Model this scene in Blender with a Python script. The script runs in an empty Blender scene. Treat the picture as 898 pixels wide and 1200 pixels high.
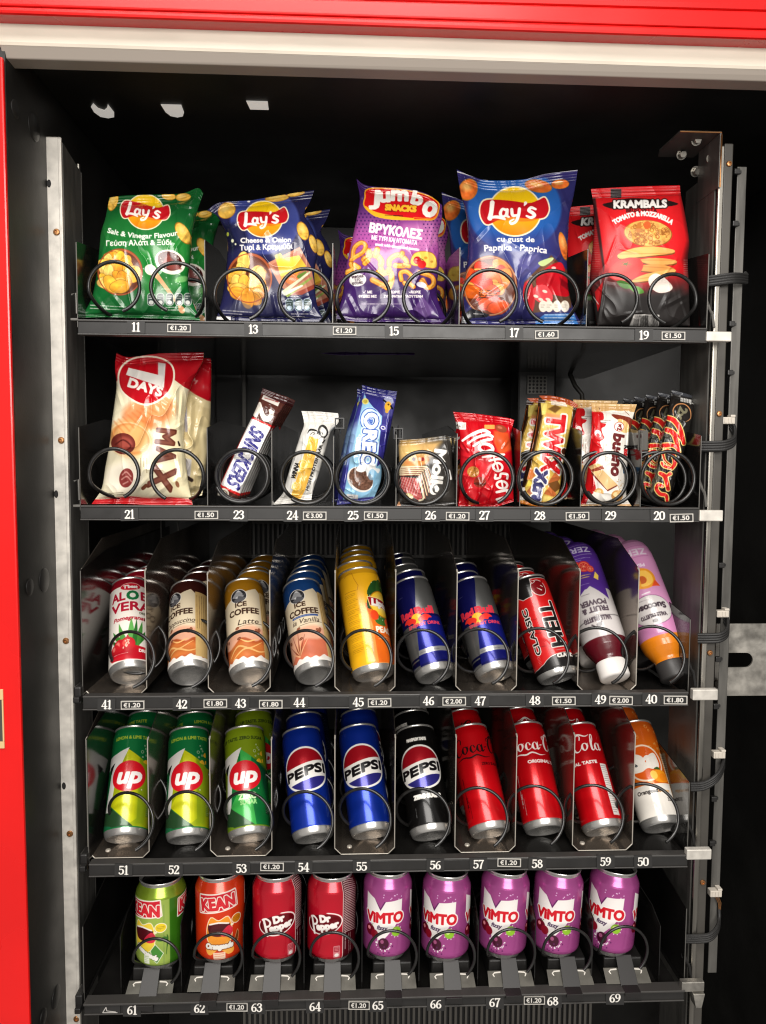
import bpy, bmesh, math, random
import numpy as np
from mathutils import Vector, Matrix

SC = bpy.context.scene
COL = SC.collection
rnd = random.Random(7)
PI = math.pi

# ---------------------------------------------------------------- camera
W0, H0, FPX = 898.0, 1200.0, 900.0
YAW, PITCH, ROLL = math.radians(2.43), math.radians(3.94), math.radians(0.357)
CAM = np.array([0.0, -0.95, 1.30])
def _axes():
    cy, sy = math.cos(YAW), math.sin(YAW); cp, sp = math.cos(PITCH), math.sin(PITCH)
    f = np.array([sy*cp, cy*cp, -sp]); r0 = np.array([cy, -sy, 0.0]); u0 = np.cross(r0, f)
    c, s = math.cos(ROLL), math.sin(ROLL)
    return r0*c + u0*s, -r0*s + u0*c, f
RT, UP, FW = _axes()
def rays(px, py):
    px = np.asarray(px, float); py = np.asarray(py, float)
    a = (px - W0/2)/FPX; b = -(py - H0/2)/FPX
    return a[..., None]*RT + b[..., None]*UP + FW
def at(px, py, Y):
    """the place at depth Y that a measured point of the photograph belongs to"""
    d = rays(px, py)
    t = (np.asarray(Y, float) - CAM[1])/d[..., 1]
    return CAM + d*t[..., None]
def atz(px, py, z):
    d = rays(px, py); t = (z - CAM[2])/d[..., 2]
    return CAM + d*t[..., None]
def proj(P):
    v = np.asarray(P) - CAM; w = v@FW
    return np.array([W0/2 + FPX*(v@RT)/w, H0/2 - FPX*(v@UP)/w])

# ---------------------------------------------------------------- materials
def lin(c):
    c = np.asarray(c, float)/255.0
    return np.where(c <= 0.04045, c/12.92, ((c + 0.055)/1.055)**2.4)
def mat(name, rgb=(128,128,128), rough=0.5, metal=0.0, spec=0.5, coat=0.0, bump=0.0, bscale=200, var=0.0, vscale=30, aniso=None, trans=0.0):
    m = bpy.data.materials.new(name); m.use_nodes = True
    nt = m.node_tree; b = nt.nodes['Principled BSDF']
    c = tuple(lin(rgb)) + (1,)
    b.inputs['Base Color'].default_value = c
    b.inputs['Roughness'].default_value = rough
    b.inputs['Metallic'].default_value = metal
    b.inputs['Specular IOR Level'].default_value = spec
    b.inputs['Coat Weight'].default_value = coat
    b.inputs['Coat Roughness'].default_value = 0.08
    if trans: b.inputs['Transmission Weight'].default_value = trans
    if var or bump:
        tc = nt.nodes.new('ShaderNodeTexCoord'); mp = nt.nodes.new('ShaderNodeMapping')
        nt.links.new(tc.outputs['Object'], mp.inputs[0])
        if aniso: mp.inputs['Scale'].default_value = aniso
    if var:
        n = nt.nodes.new('ShaderNodeTexNoise'); n.inputs['Scale'].default_value = vscale; n.inputs['Detail'].default_value = 6
        nt.links.new(mp.outputs[0], n.inputs[0])
        r = nt.nodes.new('ShaderNodeMapRange'); r.inputs[1].default_value = 0.3; r.inputs[2].default_value = 0.7
        r.inputs[3].default_value = 1 - var; r.inputs[4].default_value = 1 + var
        nt.links.new(n.outputs[0], r.inputs[0])
        mx = nt.nodes.new('ShaderNodeMix'); mx.data_type = 'RGBA'; mx.blend_type = 'MULTIPLY'; mx.inputs[0].default_value = 1
        mx.inputs[6].default_value = c; nt.links.new(r.outputs[0], mx.inputs[7]); nt.links.new(mx.outputs[2], b.inputs['Base Color'])
        r2 = nt.nodes.new('ShaderNodeMapRange'); r2.inputs[1].default_value = 0.3; r2.inputs[2].default_value = 0.7
        r2.inputs[3].default_value = max(rough*(1 - var), .02); r2.inputs[4].default_value = min(rough*(1 + var), 1)
        nt.links.new(n.outputs[0], r2.inputs[0]); nt.links.new(r2.outputs[0], b.inputs['Roughness'])
    if bump:
        n2 = nt.nodes.new('ShaderNodeTexNoise'); n2.inputs['Scale'].default_value = bscale; n2.inputs['Detail'].default_value = 4
        nt.links.new(mp.outputs[0], n2.inputs[0])
        bp = nt.nodes.new('ShaderNodeBump'); bp.inputs['Strength'].default_value = bump; bp.inputs['Distance'].default_value = 0.001
        nt.links.new(n2.outputs[0], bp.inputs['Height']); nt.links.new(bp.outputs[0], b.inputs['Normal'])
    return m
def print_mat(name, rough, coat=0.0, rough_m=0.3, spec=0.5):
    """printed film or ink: colour from the print, alpha of the print says how metallic the ink is"""
    m = bpy.data.materials.new(name); m.use_nodes = True
    nt = m.node_tree; b = nt.nodes['Principled BSDF']
    a = nt.nodes.new('ShaderNodeVertexColor'); a.layer_name = 'Print'
    nt.links.new(a.outputs['Color'], b.inputs['Base Color'])
    nt.links.new(a.outputs['Alpha'], b.inputs['Metallic'])
    r = nt.nodes.new('ShaderNodeMapRange'); r.inputs[3].default_value = rough; r.inputs[4].default_value = rough_m
    nt.links.new(a.outputs['Alpha'], r.inputs[0]); nt.links.new(r.outputs[0], b.inputs['Roughness'])
    b.inputs['Coat Weight'].default_value = coat; b.inputs['Coat Roughness'].default_value = 0.1
    b.inputs['Specular IOR Level'].default_value = spec
    return m

M = {}
M['film'] = print_mat('printed film', 0.27, coat=0.35)
M['paperfilm'] = print_mat('matt printed film', 0.42)
M['can'] = print_mat('printed can', 0.26, coat=0.3, rough_m=0.28)
M['tag'] = print_mat('printed tag', 0.55)
M['alu'] = mat('aluminium', (206,204,200), 0.27, 0.82)
M['tongue'] = mat('dark painted tongue', (27,25,24), 0.45)
M['lid'] = mat('dark lid', (40,38,36), 0.3, 0.9)
M['black'] = mat('black powder coat', (26,25,24), 0.42, 0.0, bump=0.08, bscale=900, var=.15, vscale=25)
M['blackgloss'] = mat('black gloss sheet', (22,21,20), 0.14, 0.0, var=.3, vscale=18)
M['wall'] = mat('black lined wall', (22,21,19), 0.45, 0.0, bump=0.1, bscale=300, var=.25, vscale=9)
M['bar'] = mat('dark grey bar', (33,32,31), 0.42, 0.0, var=.12, vscale=40)
M['barlip'] = mat('grey bar lip', (56,54,52), 0.4, 0.0)
M['coil'] = mat('black coated wire', (22,21,20), 0.34, 0.0, spec=.6, var=.3, vscale=120)
M['steel'] = mat('brushed steel', (150,146,138), 0.34, 1.0, var=.25, vscale=12, aniso=(6,6,.6))
M['galv'] = mat('galvanised steel', (168,164,156), 0.38, 0.85, var=.3, vscale=60, bump=.05)
M['galvpale'] = mat('pale galvanised steel', (204,199,190), 0.5, 0.4, var=.16, vscale=70)
M['galvdark'] = mat('dull dark steel', (90,88,84), 0.42, 0.4, var=.25, vscale=14, aniso=(8,8,1))
M['channel'] = mat('polished channel steel', (128,118,108), 0.14, .85, var=.25, vscale=16)
M['edge'] = mat('bare cut edge', (178,171,160), 0.4, 0.3)
M['pale'] = mat('pale plastic', (205,200,190), 0.45, 0.0, var=.06, vscale=80)
M['header'] = mat('cream painted metal', (204,194,178), 0.45, 0.0, var=.07, vscale=35, aniso=(.35,2,2))
M['headlip'] = mat('warm grey painted metal', (150,140,130), 0.45, 0.0)
M['red'] = mat('red painted metal', (206,12,10), 0.28, 0.0, coat=.3, var=.08, vscale=7)
M['brass'] = mat('brass screw', (178,128,84), 0.35, 0.9)
M['brass_hole'] = mat('dark recess', (12,10,9), 0.7)
M['tape'] = mat('pale worn sticker', (200,170,120), 0.6)
M['glowing'] = mat('daylit opening', (235,230,220), 0.5); M['glowing'].node_tree.nodes['Principled BSDF'].inputs['Emission Color'].default_value = (1,.95,.88,1); M['glowing'].node_tree.nodes['Principled BSDF'].inputs['Emission Strength'].default_value = .35  # emission added so the opening patches look lit from above
M['plate'] = mat('dull zinc plate', (94,92,85), 0.45, 0.3, var=.2, vscale=40)
M['grey'] = mat('mid grey paint', (66,63,58), 0.5, 0.0, var=.2, vscale=10)
M['caps_w'] = mat('white cap plastic', (225,220,215), 0.4)
M['caps_k'] = mat('charcoal cap plastic', (52,50,49), 0.45)
M['cable'] = mat('black braided sleeve', (24,23,22), 0.6, bump=.4, bscale=700)
M['clear'] = mat('clear plug plastic', (190,182,170), 0.25, 0.0)

# ---------------------------------------------------------------- mesh helpers
def link(name, me, parent=None, mats=None):
    o = bpy.data.objects.new(name, me); COL.objects.link(o)
    if mats is not None and me is not None:
        for m in (mats if isinstance(mats, (list, tuple)) else [mats]): me.materials.append(M[m] if isinstance(m, str) else m)
    if parent is not None:
        o.parent = parent
        o.matrix_parent_inverse = parent.matrix_basis.inverted() if False else Matrix()
    return o
def thing(name, label, cat, loc=(0,0,0), group=None):
    o = bpy.data.objects.new(name, None); COL.objects.link(o); o.empty_display_size = .02
    o.location = loc; o['label'] = label; o['category'] = cat
    if group: o['group'] = group
    return o
def tag(o, label, cat, group=None):
    o['label'] = label; o['category'] = cat
    if group: o['group'] = group
    return o
def finish(bm, smooth=False, angle=40):
    bmesh.ops.recalc_face_normals(bm, faces=bm.faces)
    me = bpy.data.meshes.new('m'); bm.to_mesh(me); bm.free()
    if smooth:
        for p in me.polygons: p.use_smooth = True
        me.set_sharp_from_angle(angle=math.radians(angle))
    return me
class B:
    """collects shapes of one part into one bmesh (local to origin o)"""
    def __init__(s, o=(0,0,0)): s.bm = bmesh.new(); s.o = Vector(o)
    def hexa(s, P, bevel=0.0, mi=0):
        """8 corners: bottom 4 (ccw) then top 4"""
        v = [s.bm.verts.new(Vector(p) - s.o) for p in P]
        fs = [s.bm.faces.new([v[i] for i in f]) for f in ((0,3,2,1),(4,5,6,7),(0,1,5,4),(1,2,6,5),(2,3,7,6),(3,0,4,7))]
        for f in fs: f.material_index = mi
        if bevel > 0:
            es = list({e for f in fs for e in f.edges})
            bmesh.ops.bevel(s.bm, geom=es, offset=bevel, segments=2, affect='EDGES', profile=.5, material=mi)
        return s
    def box(s, x0, x1, y0, y1, z0, z1, bevel=0.0, mi=0):
        return s.hexa([(x0,y0,z0),(x1,y0,z0),(x1,y1,z0),(x0,y1,z0),(x0,y0,z1),(x1,y0,z1),(x1,y1,z1),(x0,y1,z1)], bevel, mi)
    def sheet(s, front, Y0, Y1, bevel=0.0, mi=0):
        """px outline (list) at depth Y0 extruded straight back to Y1"""
        a = [Vector(at(x, y, Y0)) for x, y in front]; d = Vector((0, Y1 - Y0, 0))
        return s.prism(a, d, bevel, mi)
    def prism(s, pts, d, bevel=0.0, mi=0):
        d = Vector(d)
        v0 = [s.bm.verts.new(Vector(p) - s.o) for p in pts]; v1 = [s.bm.verts.new(Vector(p) + d - s.o) for p in pts]
        n = len(pts); fs = [s.bm.faces.new(v0), s.bm.faces.new(v1[::-1])]
        for i in range(n): fs.append(s.bm.faces.new([v0[i], v1[i], v1[(i+1) % n], v0[(i+1) % n]]))
        for f in fs: f.material_index = mi
        if bevel > 0:
            es = list({e for f in fs[:1] for e in f.edges})
            bmesh.ops.bevel(s.bm, geom=es, offset=bevel, segments=2, affect='EDGES', material=mi)
        return s
    def tube(s, pts, r, n=10, mi=0, cap=True, flat=1.0):
        pts = [Vector(p) - s.o for p in pts]; rings = []
        up = Vector((0.03, 1, 0.02)).normalized()
        for i, p in enumerate(pts):
            t = (pts[min(i+1, len(pts)-1)] - pts[max(i-1, 0)])
            t = t.normalized() if t.length > 1e-9 else Vector((0,0,1))
            a = up - t*up.dot(t)
            if a.length < 1e-4: a = Vector((1,0,0)) - t*t.x
            a.normalize(); b = t.cross(a); up = a
            rr = r[i] if isinstance(r, (list, tuple)) else r
            rings.append([s.bm.verts.new(p + a*(rr*math.cos(2*PI*k/n)) + b*(rr*flat*math.sin(2*PI*k/n))) for k in range(n)])
        for A, C in zip(rings, rings[1:]):
            for k in range(n):
                f = s.bm.faces.new([A[k], A[(k+1) % n], C[(k+1) % n], C[k]]); f.material_index = mi
        if cap:
            s.bm.faces.new(rings[0][::-1]).material_index = mi; s.bm.faces.new(rings[-1]).material_index = mi
        return s
    def lathe(s, prof, n=48, mi=0, mtx=None):
        """prof: list of (r, z)"""
        rings = []
        mtx = mtx or Matrix()
        for r, z in prof:
            if r < 1e-6: rings.append([s.bm.verts.new(mtx @ Vector((0,0,z)) - s.o)])
            else: rings.append([s.bm.verts.new(mtx @ Vector((r*math.cos(2*PI*k/n), r*math.sin(2*PI*k/n), z)) - s.o) for k in range(n)])
        for A, C in zip(rings, rings[1:]):
            for k in range(n):
                k2 = (k+1) % n
                if len(A) == 1 and len(C) == 1: continue
                if len(A) == 1: f = s.bm.faces.new([A[0], C[k2], C[k]])
                elif len(C) == 1: f = s.bm.faces.new([A[k], A[k2], C[0]])
                else: f = s.bm.faces.new([A[k], A[k2], C[k2], C[k]])
                f.material_index = mi
        return s
    def make(s, name, mats, parent=None, smooth=False, angle=40):
        return link(name, finish(s.bm, smooth, angle), parent, mats)

# ---------------------------------------------------------------- print raster (ink layout of labels, written to the mesh as its print)
_glyph = {}
def glyphs(txt):
    """outline contours of a line of text, cap height 1"""
    if txt in _glyph: return _glyph[txt]
    cu = bpy.data.curves.new('ink', 'FONT'); cu.body = txt; cu.fill_mode = 'NONE'; cu.resolution_u = 3
    o = bpy.data.objects.new('ink', cu); COL.objects.link(o)
    dg = bpy.context.evaluated_depsgraph_get(); dg.update()
    me = o.evaluated_get(dg).to_mesh()
    nv = len(me.vertices); co = np.zeros(nv*3); me.vertices.foreach_get('co', co); co = co.reshape(-1, 3)[:, :2]
    ne = len(me.edges); ed = np.zeros(ne*2, int); me.edges.foreach_get('vertices', ed); ed = ed.reshape(-1, 2)
    nxt = {}
    for a, b in ed: nxt.setdefault(int(a), []).append(int(b)); nxt.setdefault(int(b), []).append(int(a))
    seen = set(); out = []
    for st in range(nv):
        if st in seen or st not in nxt: continue
        loop = [st]; seen.add(st); prev = None; cur = st
        nb = sorted(nxt[st]); go = (st+1) if (st+1) in nxt[st] else nb[0]
        while go not in seen:
            loop.append(go); seen.add(go)
            c2 = [k for k in nxt[go] if k not in seen]
            if not c2: break
            go = c2[0]
        if len(loop) > 2: out.append(co[loop])
    o.evaluated_get(dg).to_mesh_clear()
    bpy.data.objects.remove(o); bpy.data.curves.remove(cu)
    out = [c/0.683 for c in out]           # cap height of the built-in face -> 1
    _glyph[txt] = out
    return out
def clusters(cs):
    it = sorted(cs, key=lambda c: c[:, 0].min()); res = []
    for c in it:
        if res and c[:, 0].min() < res[-1][1]: res[-1][0].append(c); res[-1][1] = max(res[-1][1], c[:, 0].max())
        else: res.append([[c], c[:, 0].max()])
    return [r[0] for r in res]
def smooth_loop(pts, n=6, closed=True):
    """Catmull-Rom through the points"""
    P = np.asarray(pts, float); m = len(P); out = []
    rng = range(m) if closed else range(m-1)
    for i in rng:
        if closed: p0, p1, p2, p3 = P[i-1], P[i], P[(i+1) % m], P[(i+2) % m]
        else: p0, p1, p2, p3 = P[max(i-1, 0)], P[i], P[i+1], P[min(i+2, m-1)]
        for k in range(n):
            t = k/n
            out.append(.5*((2*p1) + (-p0+p2)*t + (2*p0-5*p1+4*p2-p3)*t*t + (-p0+3*p1-3*p2+p3)*t**3))
    if not closed: out.append(P[-1])
    return np.array(out)
def vnoise(X, Y, seed=0, oct=3):
    out = np.zeros_like(X, float); amp = 1.0; tot = 0
    for o in range(oct):
        r = np.random.RandomState(seed*17 + o); tab = r.rand(64, 64)
        xi = np.floor(X).astype(int); yi = np.floor(Y).astype(int); fx = X - xi; fy = Y - yi
        fx = fx*fx*(3 - 2*fx); fy = fy*fy*(3 - 2*fy)
        g = lambda a, b: tab[np.mod(b, 64), np.mod(a, 64)]
        v = g(xi, yi)*(1-fx)*(1-fy) + g(xi+1, yi)*fx*(1-fy) + g(xi, yi+1)*(1-fx)*fy + g(xi+1, yi+1)*fx*fy
        out += amp*v; tot += amp; amp *= .5; X = X*2.03 + 5.1; Y = Y*2.03 + 1.7
    return out/tot
class Art:
    def __init__(s, x0, y0, x1, y1, res, base=(128,128,128), metal=0.0, down=True):
        s.x0, s.y0, s.res, s.down = x0, y0, res, down
        s.nx = int(math.ceil((x1-x0)/res)) + 1; s.ny = int(math.ceil((y1-y0)/res)) + 1
        s.X = (x0 + np.arange(s.nx)*res)[None, :].repeat(s.ny, 0); s.Y = (y0 + np.arange(s.ny)*res)[:, None].repeat(s.nx, 1)
        s.img = np.empty((s.ny, s.nx, 4)); s.img[..., :3] = np.asarray(base, float); s.img[..., 3] = metal
    def win(s, xa, ya, xb, yb):
        i0 = max(int((xa-s.x0)/s.res) - 1, 0); i1 = min(int((xb-s.x0)/s.res) + 3, s.nx)
        j0 = max(int((ya-s.y0)/s.res) - 1, 0); j1 = min(int((yb-s.y0)/s.res) + 3, s.ny)
        if i1 <= i0 or j1 <= j0: return None
        return slice(j0, j1), slice(i0, i1)
    def put(s, w, cov, color, metal=None, alpha=1.0):
        c = color(s.X[w], s.Y[w]) if callable(color) else np.asarray(color, float)
        a = (cov*alpha)[..., None]
        s.img[w][..., :3] = s.img[w][..., :3]*(1-a) + c*a
        if metal is not None: s.img[w][..., 3:] = s.img[w][..., 3:]*(1-a) + metal*a
    def cov(s, d, soft=0.0): return np.clip(.5 - d/max(s.res, soft), 0, 1)
    def sdf(s, cs, w):
        X, Y = s.X[w], s.Y[w]; D = np.full(X.shape, 1e18); Wn = np.zeros(X.shape, int)
        for c in cs:
            A = np.asarray(c, float); Bq = np.roll(A, -1, 0)
            for (ax, ay), (bx, by) in zip(A, Bq):
                ex, ey = bx-ax, by-ay; L = ex*ex + ey*ey
                if L < 1e-14: continue
                t = np.clip(((X-ax)*ex + (Y-ay)*ey)/L, 0, 1)
                D = np.minimum(D, (X-ax-t*ex)**2 + (Y-ay-t*ey)**2)
                cr = ex*(Y-ay) - ey*(X-ax)
                Wn += np.where((ay <= Y) & (by > Y) & (cr > 0), 1, 0) - np.where((ay > Y) & (by <= Y) & (cr < 0), 1, 0)
        D = np.sqrt(D); return np.where(Wn != 0, -D, D)
    def poly(s, pts, color, grow=0.0, soft=0.0, alpha=1.0, smooth=0, metal=None, outline=None):
        P = smooth_loop(pts, smooth) if smooth else np.asarray(pts, float)
        mg = grow + soft + s.res + (outline[0] if outline else 0)
        w = s.win(P[:, 0].min()-mg, P[:, 1].min()-mg, P[:, 0].max()+mg, P[:, 1].max()+mg)
        if w is None: return s
        d = s.sdf([P], w)
        if outline: s.put(w, s.cov(d - grow - outline[0]), outline[1], metal, alpha)
        s.put(w, s.cov(d - grow, soft), color, metal, alpha); return s
    def rect(s, xa, ya, xb, yb, color, r=0.0, **k):
        if r <= 0: return s.poly([(xa,ya),(xb,ya),(xb,yb),(xa,yb)], color, **k)
        return s.poly([(xa+r,ya+r),(xb-r,ya+r),(xb-r,yb-r),(xa+r,yb-r)], color, grow=r, **k)
    def frame(s, xa, ya, xb, yb, t, color, inner, r=0.0):
        s.rect(xa, ya, xb, yb, color, r); return s.rect(xa+t, ya+t, xb-t, yb-t, inner, max(r-t, 0))
    def ell(s, cx, cy, rx, ry, color, ang=0.0, soft=0.0, alpha=1.0, metal=None, ring=None):
        R = max(rx, ry) + soft + s.res + (ring or 0); w = s.win(cx-R, cy-R, cx+R, cy+R)
        if w is None: return s
        ca, sa = math.cos(math.radians(ang)), math.sin(math.radians(ang))
        x = s.X[w]-cx; y = s.Y[w]-cy; u = x*ca + y*sa; v = -x*sa + y*ca
        q = np.sqrt((u/rx)**2 + (v/ry)**2); g = np.sqrt((u/rx**2)**2 + (v/ry**2)**2) + 1e-9
        d = np.where(q > 1e-6, q*(q-1)/g, -min(rx, ry))
        if ring: d = np.abs(d) - ring/2
        s.put(w, s.cov(d, soft), color, metal, alpha); return s
    def stroke(s, pts, width, color, smooth=0, soft=0.0, alpha=1.0, metal=None, outline=None, xf=None):
        """brush stroke; width a number or one per point"""
        P = np.asarray(pts, float); Wd = np.full(len(P), float(width)) if np.isscalar(width) else np.asarray(width, float)
        if len(Wd) != len(P): Wd = np.interp(np.linspace(0,1,len(P)), np.linspace(0,1,len(Wd)), Wd)
        if smooth:
            Q = smooth_loop(np.column_stack([P, Wd]), smooth, closed=False); P, Wd = Q[:, :2], Q[:, 2]
        if xf is not None: P = xf(P)
        mg = Wd.max() + soft + s.res + (outline[0] if outline else 0)
        w = s.win(P[:, 0].min()-mg, P[:, 1].min()-mg, P[:, 0].max()+mg, P[:, 1].max()+mg)
        if w is None: return s
        X, Y = s.X[w], s.Y[w]; D = np.full(X.shape, 1e9)
        for i in range(len(P)-1):
            (ax, ay), (bx, by) = P[i], P[i+1]; ex, ey = bx-ax, by-ay; L = ex*ex + ey*ey + 1e-12
            t = np.clip(((X-ax)*ex + (Y-ay)*ey)/L, 0, 1)
            D = np.minimum(D, np.hypot(X-ax-t*ex, Y-ay-t*ey) - (Wd[i] + (Wd[i+1]-Wd[i])*t)/2)
        if outline: s.put(w, s.cov(D - outline[0]), outline[1], metal, alpha)
        s.put(w, s.cov(D, soft), color, metal, alpha); return s
    def text(s, txt, x, y, h, color, bold=0.0, ang=0.0, shear=0.0, sx=1.0, align='c', outline=None, warp=None, width=None, alpha=1.0, metal=None, arc=None, soft=0.0):
        """x, y = anchor on the baseline, h = cap height; ang turns clockwise on screen for y-down art; arc = radius of a circle the baseline bends on"""
        cs = glyphs(txt)
        if not cs: return s
        mn = min(c[:, 0].min() for c in cs); mx = max(c[:, 0].max() for c in cs)
        if width: sx = width/((mx-mn)*h)
        off = {'c': (mn+mx)/2, 'l': mn, 'r': mx}[align]
        ca, sa = math.cos(math.radians(ang)), math.sin(math.radians(ang)); f = -1.0 if s.down else 1.0
        jobs = []
        for cl in clusters(cs):
            out = []
            for c in cl:
                px = (c[:, 0]-off)*h*sx + c[:, 1]*h*shear; py = c[:, 1]*h
                if warp is not None: px, py = warp(px, py)
                if arc:
                    th = px/arc; rr = arc + py; px, py = rr*np.sin(th), rr*np.cos(th) - arc
                py = py*f
                out.append(np.column_stack([x + px*ca - py*sa, y + px*sa + py*ca]))
            jobs.append(out)
        for ps in ([0, 1] if outline else [1]):
            for out in jobs:
                g = bold + (outline[0] if ps == 0 else 0); mg = g + s.res + soft
                A = np.vstack(out); w = s.win(A[:, 0].min()-mg, A[:, 1].min()-mg, A[:, 0].max()+mg, A[:, 1].max()+mg)
                if w is None: continue
                s.put(w, s.cov(s.sdf(out, w) - g, soft), outline[1] if ps == 0 else color, metal, alpha)
        return s
    def lines(s, x, y, wd, n, dy, color, h=4, ang=0, seed=1, alpha=.9, align='l'):
        """rows of small print far too fine to read: short word-like dashes"""
        r = random.Random(seed); ca, sa = math.cos(math.radians(ang)), math.sin(math.radians(ang))
        for i in range(n):
            p = 0; lim = wd*(1 if i < n-1 else r.uniform(.5, .9)); st = 0 if align == 'l' else (wd-lim)/2
            while p < lim:
                q = min(p + r.uniform(2, 7)*h*.6, lim)
                a = np.array([[st+p, i*dy], [st+q, i*dy]]); a = np.column_stack([x + a[:, 0]*ca - a[:, 1]*sa, y + a[:, 0]*sa + a[:, 1]*ca])
                s.stroke(a, h*r.uniform(.45, .7), color, alpha=alpha*r.uniform(.6, 1)); p = q + h*.7
        return s
    def noise(s, w, amp, scale, seed=1):
        pass
    def sample(s, x, y):
        fx = np.clip((x - s.x0)/s.res, 0, s.nx-1.001); fy = np.clip((y - s.y0)/s.res, 0, s.ny-1.001)
        i = fx.astype(int); j = fy.astype(int); a = (fx-i)[..., None]; b = (fy-j)[..., None]
        im = s.img
        return im[j, i]*(1-a)*(1-b) + im[j, i+1]*a*(1-b) + im[j+1, i]*(1-a)*b + im[j+1, i+1]*a*b
ALB = 0.86                                    # paper white reflects about this much
def ink(c4):
    out = np.empty_like(c4); out[..., :3] = lin(np.clip(c4[..., :3], 0, 255))*ALB; out[..., 3] = np.clip(c4[..., 3], 0, 1)
    return out
def grid_mesh(V, C, extra=None, wrap=False, flip=False):
    """V (ny,nx,3) vertices and C (ny,nx,4) print colours -> mesh; extra = list of further (V, C) grids joined in"""
    vs, cs, fs, base = [], [], [], 0
    for (v, c, wr, fl) in [(V, C, wrap, flip)] + list(extra or []):
        ny, nx = v.shape[:2]
        vs.append(v.reshape(-1, 3)); cs.append(c.reshape(-1, 4))
        idx = base + np.arange(ny*nx).reshape(ny, nx)
        if wr: idx = np.concatenate([idx, idx[:, :1]], 1)
        q = np.stack([idx[:-1, :-1], idx[:-1, 1:], idx[1:, 1:], idx[1:, :-1]], -1).reshape(-1, 4)
        fs.append(q[:, ::-1] if fl else q); base += ny*nx
    vs = np.vstack(vs); cs = np.vstack(cs); fs = np.vstack(fs)
    me = bpy.data.meshes.new('m')
    me.vertices.add(len(vs)); me.vertices.foreach_set('co', vs.astype(np.float32).ravel())
    me.loops.add(fs.size); me.loops.foreach_set('vertex_index', fs.astype(np.int32).ravel())
    me.polygons.add(len(fs)); me.polygons.foreach_set('loop_start', (np.arange(len(fs))*4).astype(np.int32))
    at_ = me.color_attributes.new('Print', 'FLOAT_COLOR', 'POINT'); at_.data.foreach_set('color', cs.astype(np.float32).ravel())
    me.polygons.foreach_set('use_smooth', np.ones(len(fs), bool))
    me.update(calc_edges=True); me.validate()
    return me
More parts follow.
